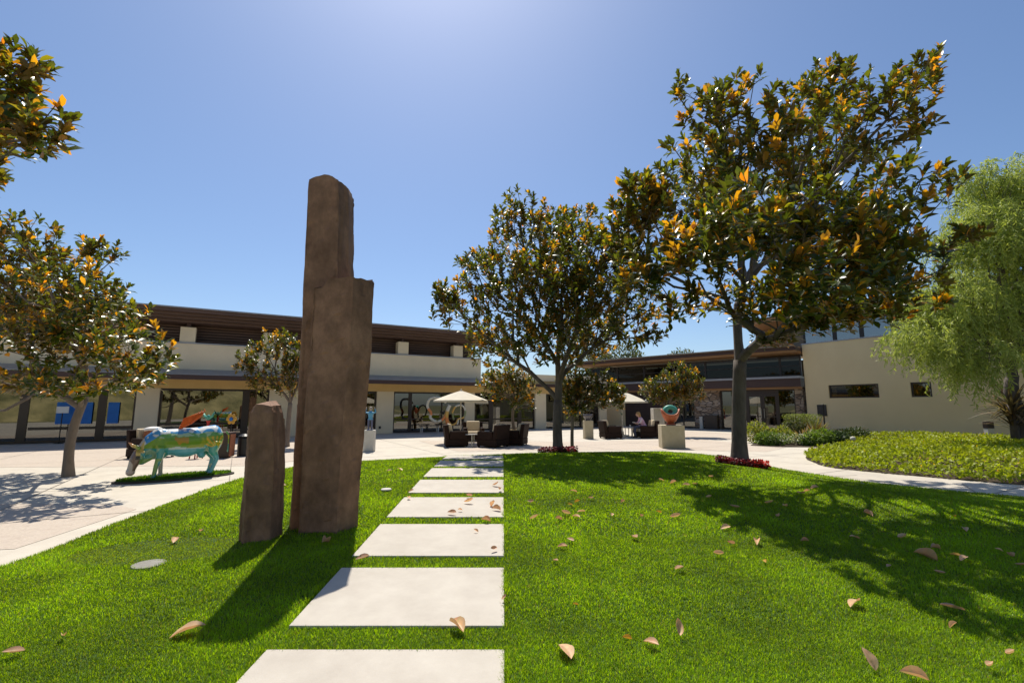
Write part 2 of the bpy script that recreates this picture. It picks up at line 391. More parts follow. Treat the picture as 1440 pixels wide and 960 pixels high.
def skeleton(trunk, ells, ntips, rng, seg=.4, shell=.45, up=.15):
    """grow limbs from a trunk polyline to tips scattered through the crown's volume"""
    nodes = [Vector(p) for p in trunk]; par = list(range(-1, len(trunk)-1)); fork = nodes[-1]
    tips = []
    wts = np.array([e[1][0]*e[1][1]*e[1][2] for e in ells])**.75; wts /= wts.sum()
    cand = []
    for i in range(ntips):
        c, r = ells[rng.choice(len(ells), p=wts)][:2]
        while True:
            q = rng.normal(size=3); q /= np.linalg.norm(q); rad = rng.random()**shell
            p = np.array(c)+q*rad*np.array(r)
            break
        cand.append(Vector(p))
    guides = [Vector(e[0]) - Vector((0,0,e[1][2]*.35)) for e in ells]
    pts = [(fork+Vector((.0,-.1,(max(g.z for g in guides)-fork.z)*.2)), False)] + [(g, False) for g in guides] + [(c, True) for c in sorted(cand, key=lambda c: (c-fork).length)]
    start = max(0, len(trunk)-2)
    A = np.array([tuple(x) for x in nodes]); 
    NA = np.zeros((60000, 3)); NA[:len(nodes)] = A; ND = np.zeros((60000, 3)); ND[:len(nodes)] = (0,0,1); PL = np.zeros(60000); cnt = len(nodes)
    for p, istip in pts:
        q = np.array(p); dv = q - NA[start:cnt]; dist = np.linalg.norm(dv, axis=1)+1e-6
        cs = (dv*ND[start:cnt]).sum(1)/dist
        cost = dist*(1+.45*(1-cs)) + .55*PL[start:cnt]
        k = start+int(np.argmin(cost)); base = Vector(NA[k]); L = (p-base).length
        n = max(1, int(L/seg)); prev = k; d0 = Vector(ND[k])
        ctrl = base + (d0*.35 + (p-base).normalized()*.55)*L*.5
        for j in range(1, n+1):
            t = j/n; v = base*(1-t)**2 + ctrl*2*t*(1-t) + p*t*t
            if j < n: v += Vector(rng.normal(size=3)*.025*min(1, L))
            nodes.append(v); par.append(prev); ND[cnt] = (v-nodes[prev]).normalized(); NA[cnt] = v; PL[cnt] = PL[prev]+(v-nodes[prev]).length; prev = cnt; cnt += 1
        if istip: tips.append(prev)
    return nodes, par, tips, ND[:cnt].copy()
def limbs(mb, nodes, par, tips, r_tip, r_trunk, ntrunk, power=.42):
    cnt = np.zeros(len(nodes)); 
    for t in tips: cnt[t] += 1
    for i in range(len(nodes)-1, 0, -1):
        if par[i] >= 0: cnt[par[i]] += cnt[i]
    rad = r_tip*np.maximum(cnt, .6)**power; rad = np.minimum(rad, r_trunk*.8)
    for i in range(ntrunk, len(nodes)):
        a, b = nodes[par[i]], nodes[i]; ra = min(rad[par[i]], rad[i]*1.25); 
        e = (b-a)*.06
        mb.tube([a-e, b+e], [ra, rad[i]], 6 if rad[i] > .025 else 4, cap=False)
def magnolia_tree(name, label, base, fork, ells, ntips, leaf, r_trunk, seed, m_bark='bark', lean=0, group='magnolia trees', nleaf=(11,17), orange=.10, r_tip=.006, dens=1.0, branches=()):
    rng = np.random.default_rng(seed)
    root = thing(name, label, 'tree', base, 0, group)
    b = Vector(base); f = Vector(fork)-b; n = 9
    bend = Vector(rng.normal(size=3)*.04); bend.z = 0
    tr = [f*(i/n)+bend*math.sin(math.pi*i/n) for i in range(n+1)]
    E = [((c[0]-b.x, c[1]-b.y, c[2]-b.z), r) for c, r in ells]
    nd, par, tips, dirs = skeleton(tr, E, ntips, rng)
    mb = MB()
    rr = [r_trunk*(1.28 if i == 0 else 1.1 if i == 1 else 1-.02*i) for i in range(n+1)]
    trp = [Vector((tr[0].x, tr[0].y, tr[0].z-.25))] + tr
    mb.tube(trp, [rr[0]*1.2]+rr, 14)
    limbs(mb, nd, par, tips, r_tip, r_trunk, n+1)
    for pts, r0, r1 in branches:
        k = len(pts); mb.tube([Vector(p)-b for p in pts], [r0+(r1-r0)*i/(k-1) for i in range(k)], 7)
    mb.build('trunk', M[m_bark], root, smooth=True)
    P = []; D = []; U = []; Sz = []; K = []
    for t in tips:
        p = np.array(nd[t]); d = dirs[t]*.6 + np.array((0,0,.7)) + rng.normal(size=3)*.25; d /= np.linalg.norm(d)
        a = np.cross(d, (.3,.9,.2)); a /= np.linalg.norm(a); c = np.cross(d, a)
        m = int(rng.integers(*nleaf)*dens); ph = rng.random()*6.28; bright = rng.random(); young = bright > .80
        for k in range(m):
            ang = ph + k*2.4 + rng.normal()*.25; f_ = k/m          # inner young leaves stand up, outer ones spread
            tilt = .25 + 1.15*f_ + rng.normal()*.2
            dr = d*math.cos(tilt) + (a*math.cos(ang)+c*math.sin(ang))*math.sin(tilt) + np.array((0,0,-.12*f_))
            off = -d*leaf*(.15+1.1*f_)
            P.append(p+off+rng.normal(size=3)*.012); D.append(dr); 
            u = d + np.array((0,0,.35)) + rng.normal(size=3)*.25; U.append(u)
            Sz.append(leaf*(.65+.5*rng.random())*(1.0-.25*(1-f_)))
            r = rng.random()
            if young and f_ < .55: h_ = rng.random(); col = (.28+.24*h_, .19+.09*h_, .025)
            elif r < orange*(.55 if bright > .6 else .5): col = (.50+.1*rng.random(), .22+.1*rng.random(), .02)
            elif r < orange*1.5: col = (.20, .19+.04*rng.random(), .025)
            else:
                g = rng.random()**1.6; col = (.026+.06*g, .052+.070*g, .012+.008*g)
            K.append(col)
    link('crown', leaf_mesh(name, np.array(P), np.array(D), np.array(U), np.array(Sz), np.array(K)), M['leaf'], root)
    return root
def scatter_plant(name, label, cat, base, ells, n, leaf, cols, seed, mname='cover', group=None, stems=6, wid=.5, parent_name='foliage', droop=0):
    """a shrub: leaves all through the volume of a few ellipsoids, on real stems"""
    rng = np.random.default_rng(seed); root = thing(name, label, cat, base, 0, group)
    wts = np.array([e[1][0]*e[1][1]*e[1][2] for e in ells]); wts = wts/wts.sum()
    idx = rng.choice(len(ells), n, p=wts); boxy = name == 'box_hedge'; cc = np.array([e[0] for e in ells])[idx]; rr = np.array([e[1] for e in ells])[idx]
    q = rng.normal(size=(n,3)); q /= np.linalg.norm(q, axis=1, keepdims=True); lump = np.array([noise.noise(Vector(x*2.2)) for x in q])
    rad = rng.random(n)**.33*(1+.25*lump); P = cc+q*rr*rad[:, None]
    if boxy: P = np.sign(q)*np.minimum(np.abs(q)/np.abs(q).max(1, keepdims=True), 1)*(rng.random((n,1))**.15)*np.array((.66,.62,.56))+np.array((0,0,.58)); P[:,2] = np.maximum(P[:,2], .02)
    D = q*.7+rng.normal(size=(n,3))*.5+np.array((0,0,.25-droop)); U = q+np.array((0,0,.8))
    ci = rng.integers(0, len(cols), n); K = np.array(cols)[ci]*(.75+.5*rng.random((n,1)))
    T = LEAF_V.copy(); T[:,0] *= wid/.5
    link(parent_name, leaf_mesh(name, P, D, U, leaf*(.6+.7*rng.random(n)), K, T), M[mname], root)
    mb = MB()
    for k in range(stems):
        c, r = ells[k % len(ells)]; e = np.array(c)+rng.normal(size=3)*np.array(r)*.4
        mb.tube([(rng.normal()*.04, rng.normal()*.04, -.05), (e[0]*.5, e[1]*.5, e[2]*.55), tuple(e)], [.02,.014,.006], 5)
    mb.build('stem', M['bark'], root, smooth=True)
    return root
def strap_plant(name, label, base, n, L, wd, cols, seed, spread=(.15,1.2), group=None, trunk=None):
    rng = np.random.default_rng(seed); root = thing(name, label, 'plant', base, 0, group); mb = MB()
    h0 = trunk or 0
    for i in range(n):
        a = rng.random()*6.28; t0 = rng.uniform(*spread); l = L*rng.uniform(.6,1.1); k = 7; z = h0*rng.uniform(.35,1) if trunk else 0
        p = Vector((.04*math.cos(a), .04*math.sin(a), z)); tilt = t0; side = Vector((-math.sin(a), math.cos(a), 0)); L_ = []; R_ = []; Md = []
        for j in range(k+1):
            f = j/k; ww = wd*(.55+.9*f if f < .4 else 1.0*(1-((f-.4)/.6)**1.6))*.5 + .002
            d = Vector((math.sin(tilt)*math.cos(a), math.sin(tilt)*math.sin(a), math.cos(tilt)))
            up = d.cross(side)
            L_.append(p-side*ww); R_.append(p+side*ww); Md.append(p+up*ww*.35)
            p = p + d*(l/k); tilt += rng.uniform(.02,.12)
        vs = L_+Md+R_; m = k+1; c = cols[rng.integers(len(cols))]; g = rng.uniform(.7,1.25)
        mb.add(vs, [(j, j+1, m+j+1, m+j) for j in range(k)]+[(m+j, m+j+1, 2*m+j+1, 2*m+j) for j in range(k)], tuple(x*g for x in c))
    mb.build('blades', M['cover'], root, smooth=True, colors=True)
    if trunk: MB().tube([(0,0,-.1),(.03,0,h0*.5),(0,.02,h0)], [.14,.12,.1], 10).build('trunk', M['bark'], root, smooth=True)
    return root

# ------------------------------------------------------------------ buildings
def window(parent, x0, x1, z0, z1, y, mulls=(), rails=(), fw=.09, glass='glass', dp=.12, name='window'):
    f = MB(); 
    f.box(x0, x0+fw, y, y+dp, z0, z1); f.box(x1-fw, x1, y, y+dp, z0, z1)
    f.box(x0+fw, x1-fw, y, y+dp, z1-fw, z1); f.box(x0+fw, x1-fw, y, y+dp, z0, z0+fw)
    for m, wd in mulls: f.box(m-wd/2, m+wd/2, y+.003, y+dp-.003, z0+fw, z1-fw)
    for r, a, b, wd in rails: f.box(a, b, y+.006, y+dp-.006, r-wd/2, r+wd/2)
    o = f.build(name, M['bronze'], parent)
    MB().box(x0+fw, x1-fw, y+dp*.4, y+dp*.4+.012, z0+fw, z1-fw).build('pane', M[glass], o)
    return o
lb = thing('clubhouse', 'long cream clubhouse with brown louvred upper level behind the stones', 'building', (-7.17, 27.84, 0), R(30))
XL, XR = -26, 16.6
cols = [(-24.6,-23.7), (-17.9,-17.0), (-11.84,-10.97), (-6.35,-4.75), (-.78,.21), (4.79,5.49), (10.15,11.04), (15.9,16.6)]
for a, b in cols: MB().box(a, b, -.02, .6, 0, 2.42).build('column', M['stucco'], lb, bevel=.012)
MB().box(XL, XR, .0, .5, 2.42, 3.3).build('wall', M['soffit'], lb)               # warm painted band above the glass
MB().box(XL, 5.9, -.04, .3, 3.34, 4.6).box(5.6, 5.9, .3, 6, 3.34, 4.6).build('parapet', M['stucco'], lb)
MB().box(XL, 5.95, -.09, .36, 4.6, 4.66).build('coping', M['flashing'], lb)
MB().add([(XL,-1.25,3.06),(6.2,-1.25,3.06),(6.2,-.02,3.36),(XL,-.02,3.36),(XL,-1.25,3.0),(6.2,-1.25,3.0),(6.2,-.02,3.0),(XL,-.02,3.0)], [(0,1,2,3),(7,6,5,4),(0,4,5,1),(1,5,6,2),(2,6,7,3),(3,7,4,0)]).build('canopy', M['flashing'], lb)
MB().box(XL, 6.25, -1.30, -1.255, 2.80, 3.02).box(6.2, 6.25, -1.25, -.02, 2.80, 3.02).build('fascia', M['bronzed'], lb)
MB().box(XL, 6.19, -1.25, -.01, 2.93, 2.995).build('soffit', M['soffit'], lb)
MB().box(6.25, XR, -.5, .0, 3.0, 3.06).build('canopy', M['flashing'], lb); MB().box(6.25, XR, -.55, -.505, 2.86, 3.07).build('fascia', M['bronzed'], lb)
MB().box(6.3, XR, -.1, .4, 3.3, 3.75).build('parapet', M['stucco'], lb)
for i in range(-6, 3):
    x = -9.75+3.6*i if False else -2.9+3.6*i
    if x < 5.2: MB().box(x-.32, x+.32, .02, .55, 4.662, 5.42).build('post', M['stucco'], lb, bevel=.01); MB().box(x-.09, x+.09, .15, .33, 5.42, 5.95).build('bracket', M['bronzed'], lb)
lv = MB()
for k in range(9): lv.box(XL, 5.6, .75+.0, .83, 4.66+.14*k, 4.66+.14*k+.085)
lv.build('louvre', M['louvre'], lb)
MB().box(XL, 5.6, .9, 1.0, 4.6, 6.0).build('upper_wall', M['darkwall'], lb)
f = MB()
for k, (y, z0, z1) in enumerate([(-1.15,5.98,6.14),(-.85,5.86,5.98),(-.55,5.74,5.86),(-.2,5.62,5.74)]): f.box(XL, 6.4, y, 1.2, z0+.002, z1)
f.build('eaves', M['louvre'], lb)
MB().box(XL, 6.5, -1.25, 9, 6.142, 6.2).build('roof', M['flashing'], lb)
for a, b in zip(cols[:-1], cols[1:]):
    x0, x1 = a[1], b[0]; W = x1-x0
    if a[0] < -20: ms, rl = [(x0+W/2, .12)], [(.78, x0+.09, x1-.09, .09)]
    elif a[0] < -17: ms, rl = [(-15.6, .3), (-13.05, .3)], [(.62, -15.4, -11.93, .12)]
    elif a[0] < -11: ms, rl = [(-7.4, .32)], [(.72, -10.88, -7.6, .1)]
    elif a[0] < -6: ms, rl = [(-2.0, .1)], []
    elif a[0] < 0: ms, rl = [(1.26, .2), (3.3, .06)], [(.80, .3, 4.7, .07)]
    elif a[0] < 5: ms, rl = [(6.75, .3), (8.95, .3)], [(.72, 5.58, 10.06, .09)]
    else: ms, rl = [(12.4, .12), (14.2, .12)], []
    window(lb, x0, x1, .02, 2.415, .12, ms, rl)
MB().box(XL, XR, 5.5, 5.6, 0, 3.2).build('inner_wall', M['interior'], lb)
MB().box(XL, XR, .5, 5.5, .01, .03).build('inner_floor', M['interior'], lb); MB().box(XL, XR, .5, 5.5, 2.7, 2.75).build('ceiling', M['interior'], lb)
MB().box(-.62, -.5, -.06, -.025, .28, .42).build('wall_lamp', M['sign'], lb)

mw = thing('glazed_wing', 'dark low wing with stacked stone panels and glass doors beside the tan wall', 'building', (8.3, 38.2, 0), R(-43.9))
X1 = 13.3
MB().box(6.5, 8.3, -.05, .6, 0, 2.78).build('stone_panel', M['stonew'], mw)
MB().box(12.85, 13.28, -.05, .6, 0, 2.62).build('stone_panel', M['stonew'], mw)
MB().box(-3, .9, 0, .5, 0, 2.7).build('wall', M['wallstucco'], mw)
MB().box(.9, 4.9, .05, .5, 0, 2.7).build('wall', M['darkwall'], mw)
window(mw, 4.9, 6.5, .02, 2.62, .1, [(5.6,.07)])
window(mw, 8.3, 10.0, .02, 2.62, .1, [(9.2,.07)], [(.95,8.39,9.9,.06)])
d1 = window(mw, 10.0, 10.92, .02, 2.3, .1, [], [(.9,10.09,10.83,.06)], fw=.12, name='door'); MB().tube([(10.84,.02,.8),(10.84,.02,1.4)], .015, 6).build('handle', M['steel'], d1)
d2 = window(mw, 10.93, 11.8, .02, 2.3, .1, [], [(.9,11.05,11.68,.06)], fw=.12, name='door'); MB().tube([(11.02,.02,.8),(11.02,.02,1.4)], .015, 6).build('handle', M['steel'], d2)
window(mw, 11.8, 12.85, .02, 2.62, .1, []); MB().box(10.0, 11.8, .1, .22, 2.303, 2.62).build('transom', M['bronze'], mw)
MB().box(-3, X1, -.3, .0, 2.62, 2.75).build('lintel', M['roofwood'], mw)
MB().box(-3, X1, -.42, .5, 2.753, 3.27).build('fascia', M['bronzed'], mw)
MB().box(-3, X1, -.52, .5, 3.273, 3.40).build('coping', M['flashing'], mw)
window(mw, -2.5, 13.2, 3.45, 4.75, .5, [(x,.12) for x in (0,2.4,4.8,7.2,9.6,12)], [(4.1,-2.4,13.1,.05)], glass='dimglass')
MB().box(-3, X1, -1.1, .7, 4.95, 5.16).build('eaves', M['bronzed'], mw)
MB().box(-3, X1, -1.0, .7, 4.82, 4.95).build('beam', M['roofwood'], mw)
MB().box(-3, X1, -1.35, 8, 5.163, 5.23).build('roof', M['rooftop'], mw)
MB().box(-3, X1, 5, 5.1, 0, 4.8).build('inner_wall', M['interior'], mw); MB().box(-3, X1, .6, 5, .01, .03).build('inner_floor', M['interior'], mw)
MB().box(7.35, 8.2, -.5, -.1, .0, .95).build('cabinet', M['bronze'], mw, bevel=.01); MB().box(7.0, 7.2, -.5, -.3, 0, .85).build('bollard', M['whiteplinth'], mw, bevel=.01)

rw = thing('stucco_hall', 'tan stucco building with two slot windows and a high glazed level', 'building', (18.0, 28.5, 0), R(-60))
w_ = MB()      # wall pierced by two slot windows
xs = [-.25, 1.05, 3.55, 4.95, 5.8, 20]; z0, z1, z2, z3 = 0, 2.03, 2.78, 5.3
w_.box(xs[0], xs[5], 0, .4, z0, z1).box(xs[0], xs[5], 0, .4, z2, z3)
for a, b in ((0,1),(2,3),(4,5)): w_.box(xs[a], xs[b], 0, .4, z1, z2)
w_.box(-.25, .1, .4, 9, 0, 5.3)
w_.build('wall', M['wallstucco'], rw)
MB().box(-.28, 20, -.03, .45, 5.303, 5.37).build('coping', M['flashing'], rw)
window(rw, 1.05, 3.55, 2.03, 2.78, .07, [], [], fw=.07); window(rw, 4.95, 5.8, 2.03, 2.78, .07, [], [], fw=.07)
MB().box(.9, 6, 1.2, 1.25, 1.5, 3.2).build('inner_wall', M['darkwall'], rw)
window(rw, -1.5, 12, 5.2, 6.85, 2.6, [(x,.22) for x in (.4,1.9,3.5,5.3,7.2,9)], [], glass='skyglass', name='clerestory')
MB().box(-2.2, 13, 2.66, 2.72, 5.0, 6.85).build('inner_wall', M['interior'], rw)
MB().add([(-5,.9,7.25),(14,.9,7.25),(14,3.4,6.9),(-5,3.4,6.9),(-5,.9,7.31),(14,.9,7.31),(14,3.4,6.96),(-5,3.4,6.96)], [(3,2,1,0),(4,5,6,7),(0,1,5,4),(1,2,6,5),(2,3,7,6),(3,0,4,7)]).build('soffit', M['roofwood'], rw)
MB().box(-5.1, 14, .75, .895, 7.17, 7.45).build('fascia', M['roofwood'], rw)
MB().add([(-5.2,.7,7.46),(14,.7,7.46),(14,8,8.4),(-5.2,8,8.4),(-5.2,.7,7.52),(14,.7,7.52),(14,8,8.46),(-5.2,8,8.46)], [(3,2,1,0),(4,5,6,7),(0,1,5,4),(1,2,6,5),(2,3,7,6),(3,0,4,7)]).build('roof', M['rooftop'], rw)
MB().box(-4.9, -1.5, 2.7, 3.0, 4.9, 6.9).build('upper_wall', M['roofwood'], rw)
MB().box(.35, .85, -.05, -.003, 1.0, 1.65).build('notice_frame', M['sign'], rw)
MB().box(1.2, 2.7, -.36, -.003, .28, .40).box(1.25, 1.4, -.3, -.003, 0, .28).box(2.5, 2.65, -.3, -.003, 0, .28).build('bench_ledge', M['wallstucco'], rw, bevel=.01)

# ------------------------------------------------------------------ stepping slabs
slab_lab = ['nearest pale concrete slab, cut off by the bottom of the photo', 'large pale concrete slab second from the bottom, with the stone\'s shadow on its upper left corner',
 'third pale slab from the bottom, one dark leaf near its right edge and one at its lower left corner', 'fourth pale slab from the bottom, with a dark curled leaf near its middle', 'fifth pale slab from the bottom, with leaves along its right edge',
 'sixth pale slab from the bottom, half covered by the tree\'s dappled shade', 'thin looking pale slab just beyond the dappled one near the rise of the lawn', 'sliver of pale slab right behind the crest of the lawn', 'farther sliver of slab between the crest and the plaza', 'farthest stepping slab where the lawn meets the plaza']
pitch, Ls = 1.37, 1.07
for k in range(10):
    y0 = 2.13+pitch*k; y1 = y0+Ls; xl = -1.49-.018*y0; xr = xl+1.5
    if k == 9: y1 = 15.3
    za, zb = lz(-.8, y0)+.022, lz(-.8, y1)+.022
    mb = MB(); n = 1
    mb.add([(xl,y0,za-.08),(xr,y0,za-.08),(xr-.02,y1,zb-.08),(xl-.02,y1,zb-.08),(xl,y0,za),(xr,y0,za),(xr-.02,y1,zb),(xl-.02,y1,zb)], [(3,2,1,0),(4,5,6,7),(0,1,5,4),(1,2,6,5),(2,3,7,6),(3,0,4,7)])
    tag(mb.build('stepping_slab', M['slab'], bevel=.008), slab_lab[k], 'paving slab', 'stepping slabs across the lawn')
def on_slab(P, m=0.0):
    P = np.atleast_2d(P); k = np.floor((P[:,1]-2.13)/pitch); y0 = 2.13+pitch*k; xl = -1.50-.018*P[:,1]
    return (P[:,1]-y0 < Ls+m) & (P[:,1]-y0 > -m) & (P[:,0] > xl-m) & (P[:,0] < xl+1.5+m) & (P[:,1] > 1.9) & (P[:,1] < 15.3)

# ------------------------------------------------------------------ standing stones
def standing_stone(name, label, base, rings, seed, amp=.02, top=None, chip=.026, cap=None):
    """faceted basalt prism: flat sides, chipped and jagged arrises, broken top"""
    n = len(rings[0][1]); TT = (0,.045,.11,.22,.36,.5,.64,.78,.89,.955); m = len(TT); zs = [r[0] for r in rings]; V = []; F = []
    ztop = zs[-1]; zz = list(np.linspace(zs[0], zs[-2], 116)) + list(np.linspace(zs[-2], zs[-1], 8)[1:])
    def poly(z):
        for (z0, p0), (z1, p1) in zip(rings[:-1], rings[1:]):
            if z <= z1: t = (z-z0)/(z1-z0); return [Vector((a[0]+(b[0]-a[0])*t, a[1]+(b[1]-a[1])*t)) for a, b in zip(p0, p1)]
        return [Vector(p) for p in rings[-1][1]]
    W = n*m
    for z in zz:
        P = poly(z); c = sum(P, Vector((0,0)))/n
        for i in range(n):
            a, b = P[i], P[(i+1) % n]; nv = Vector(((b-a).y, -(b-a).x)).normalized()
            for j in range(m):
                t = TT[j]; p = a.lerp(b, t); cw = 1 if j == 0 else .3 if j in (1, m-1) else 0          # 1 at the arris
                ci = i if t < .5 else (i+1) % n
                q = noise.fractal(Vector((p.x*2.5+i*7, p.y*2.5, z*1.3+seed)), .9, 2, 4)*amp + noise.noise(Vector((p.x*18, p.y*18, z*11+seed)))*amp*.35
                k = noise.noise(Vector((ci*9.3+seed, 0, z*3.2))) + .6*noise.noise(Vector((ci*5.1, seed, z*10))) + .3*noise.noise(Vector((ci*3.1, seed, z*26)))
                out = (p-c).normalized()
                stepk = .012*(1 if noise.noise(Vector((i*4.7+seed, t*2.2, z*.9))) > .12 else 0)   # shallow spalled plates
                d = nv*(q-stepk) - out*cw*chip*max(0, k-.05)
                zc = z
                if cap and z > zs[-2]-1e-6: t_ = (z-zs[-2])/(ztop-zs[-2]); zc = zs[-2]*(1-t_) + t_*(cap(p.x, p.y)+noise.noise(Vector((p.x*9, p.y*9, seed)))*.03)
                V.append((p.x+d.x, p.y+d.y, zc))
    for r in range(len(zz)-1):
        for k in range(W): F.append((r*W+k, r*W+(k+1) % W, (r+1)*W+(k+1) % W, (r+1)*W+k))
    me = bpy.data.meshes.new(name); L = len(V); tp = top or (0,0,ztop); V.append(tp)
    F += [((len(zz)-1)*W+k, (len(zz)-1)*W+(k+1) % W, L) for k in range(W)]
    me.from_pydata(V, [], F); me.update()
    o = link(name, me, M['basalt']); o.location = base
    return tag(o, label, 'standing stone', 'standing basalt stones on the lawn')
def ring(pts, sx=1, sy=1, ox=0, oy=0): return [(x*sx+ox, y*sy+oy) for x, y in pts]
# tall back stone
p = [(-.31,-.14),(-.23,-.27),(.24,-.25),(.33,-.06),(.29,.26),(.0,.36),(-.28,.22)]
standing_stone('basalt_column', 'tallest brown basalt column with a pointed top, behind the broader stone', (-2.40, 6.08, .05), [
 (-.25, ring(p,1.0)), (.6, ring(p,.98,1,.01)), (1.5, ring(p,.94,1,-.01)), (2.5, ring(p,.90,1,-.025)), (3.4, ring(p,.86,1,-.045)), (4.36, ring(p,.82,1,-.075)), (4.55, ring(p,.80,.97,-.08))], 1.3, .007, (-.07,0,4.60), .026,
 lambda x, y: 4.58-.42*abs(x+.07)-.10*max(0, y))
# broad front stone
p = [(-.33,-.08),(-.29,-.19),(.17,-.25),(.34,.04),(.25,.26),(-.2,.24)]
standing_stone('basalt_column', 'broad flat faced basalt column with a chipped top, leaning against the tallest stone', (-2.185, 5.84, .05), [
 (-.25, ring(p,.98,.9)), (.5, ring(p,1.0,.9)), (1.2, ring(p,1.04,.9,.01)), (1.7, ring(p,1.08,.9,.02)), (2.3, ring(p,1.08,.9,.05)), (2.7, ring(p,1.08,.9,.05)), (2.98, ring(p,1.08,.9,.05)), (3.1, ring(p,1.08,.9,.05))], 4.1, .010, (.06,.02,3.11), .036,
 lambda x, y: 3.11+.05*x-.10*(1 if x < -.12 else 0)+.05*(1 if y > .08 else 0))
p = [(-.20,-.08),(-.09,-.19),(.17,-.14),(.20,.08),(.02,.2),(-.18,.12)]
standing_stone('basalt_column', 'short rough basalt pillar with a pale broken top, standing left of the two taller stones', (-2.84, 5.56, .02), [
 (-.25, ring(p,1.0)), (.4, ring(p,1.02,1,.0)), (.85, ring(p,.98,1,-.01)), (1.25, ring(p,.92,1,-.02)), (1.5, ring(p,.84,.95,-.03)), (1.60, ring(p,.70,.85,-.03))], 8.7, .016, (-.03,.02,1.63), .03,
 lambda x, y: 1.60+.10*y-.25*max(0, -x-.1)-.3*max(0, x-.05))

# ------------------------------------------------------------------ trees
big = [((7.58,8.8,7.61),(0.87,1.1,0.84)),((8.33,8.8,8.48),(0.38,0.5,0.35)),((7.65,10.8,9.27),(0.92,1.1,0.8)),((4.36,9.2,7.64),(0.78,1.1,0.72)),((2.95,9,6),(0.81,1.2,0.72)),((4.61,8.4,6.24),(1.15,1.3,0.81)),((8.5,12,8.02),(1.45,1.3,1.16)),((6.61,7.8,5.31),(0.77,1.2,0.75)),((6.79,8,4.15),(0.73,1.2,0.6)),((4.52,6.6,3.38),(0.87,1.1,0.49)),((3.42,8.2,4.48),(1.03,1.3,0.67)),((2.46,9,4.32),(0.59,1.2,0.56)),((7.52,12.8,7.04),(1.83,1.5,1.12)),((6.32,8.6,3.51),(1,1,0.37)),((6.01,10.6,3.24),(0.65,0.6,0.26)),((8.29,8.4,4.75),(0.64,0.5,0.21)),((4.55,7,4.46),(0.78,1.1,0.55)),((5.56,12.4,7.7),(1.39,1.3,1.19)),((9.35,12.6,6.33),(1.39,1.3,0.99)),((5.1,8.2,7.06),(0.81,1,0.54)),((3.3,6.3,4.28),(0.6,0.9,0.5)),((5.65,7,4.34),(0.61,0.9,0.55)),((3.58,9.2,8.46),(0.21,0.35,0.33)),((5.41,9.6,8.93),(0.22,0.35,0.41)),((8.11,10.6,9.95),(0.25,0.3,0.35)),((8.67,8.8,8.85),(0.21,0.3,0.21)),((2.72,5.9,4.11),(0.42,0.6,0.34)),((3.76,6,3.46),(0.47,0.7,0.34)),((2.52,9.6,5.68),(0.64,0.9,0.61)),((2.41,10.2,5.18),(0.55,0.8,0.48)),((3.49,9.4,3.76),(0.65,0.8,0.38)),((6.24,9.4,3.5),(0.94,0.9,0.38)),((7.33,8.6,3.65),(0.73,0.9,0.48)),((5.09,9.8,3.93),(0.68,0.9,0.52)),((5.21,6.8,3.71),(0.64,0.8,0.43)),((2.72,7.2,4.18),(0.57,0.9,0.51))]
ctr = [((-0.4,12.8,4.95),(1.23,1.3,0.92)),((-1.68,13.6,4.62),(0.8,0.9,0.76)),((0.26,13.4,7.29),(0.94,1,0.81)),((1.85,14.6,7.32),(1.2,1.2,0.92)),((2.74,13,5.53),(1.22,1.3,1.22)),((1.02,11.9,4.72),(1.39,1.3,1.11)),((0.78,12.8,3.54),(1.47,1.4,0.78)),((3.27,14.2,4.09),(1.09,1.2,0.83)),((-0.68,14.8,3.62),(1.02,1.3,0.86)),((2.24,15.4,3.94),(1.42,1.3,1.06)),((4,13.4,3.64),(0.57,0.6,0.37)),((0.49,15.6,6.69),(1.71,1.3,1.22)),((2.04,12,4.36),(1.11,1.1,0.84)),((3.9,13.6,4.73),(0.72,0.8,0.76)),((1.58,12.6,5.92),(1.19,1,0.99)),((-1.07,13.6,5.93),(0.64,0.7,0.55)),((-2,13.6,4.95),(0.51,0.5,0.34))]
left = [((-11.77,11,5.46),(1.3,1.3,0.78)),((-13.34,11,4.48),(1.54,1.6,1.2)),((-9.67,10.2,4.27),(1.03,1.2,0.71)),((-8.46,9.6,3.66),(0.71,1,0.56)),((-7.35,9,2.69),(0.69,0.9,0.62)),((-10.13,10,3.27),(1.23,1.3,0.77)),((-8.54,9.4,2.16),(1.07,1,0.37)),((-11.39,10.6,2.24),(0.96,0.9,0.42)),((-9.94,11,5.37),(0.45,0.5,0.31)),((-11.45,12.4,3.87),(1.53,1.3,0.95)),((-12.93,12.6,4.9),(1.37,1.3,0.98)),((-8.52,10.8,2.41),(0.57,0.8,0.49))]
fore = [((-6.13,5.2,5.62),(0.35,0.5,0.4)),((-5.55,5,4.88),(0.36,0.5,0.33)),((-6.69,5.2,5.34),(0.69,0.9,0.86)),((-5.3,5.1,4.81),(0.15,0.18,0.11)),((-6.01,5.1,4.41),(0.26,0.4,0.2)),((-7.8,5.4,5.29),(1.06,1.2,1.15)),((-8.08,5.2,4.16),(1,1,0.75)),((-5.86,5.2,5.86),(0.19,0.3,0.19)),((-5.27,5.1,4.95),(0.12,0.12,0.08)),((-5.66,5,4.45),(0.28,0.3,0.19))]
magnolia_tree('magnolia_tree', 'largest magnolia tree with rusty leaves, on the lawn at the right above the red flowers', (5.70,12.05,lz(5.7,12.05)), (5.85,12,2.75), big, 1950, .23, .19, 11, orange=.10)
magnolia_tree('magnolia_tree', 'round magnolia tree at the far edge of the lawn, just right of the slabs', (1.36,14.1,lz(1.36,14.1)), (1.37,14.05,1.75), ctr, 1600, .21, .15, 5, orange=.07)
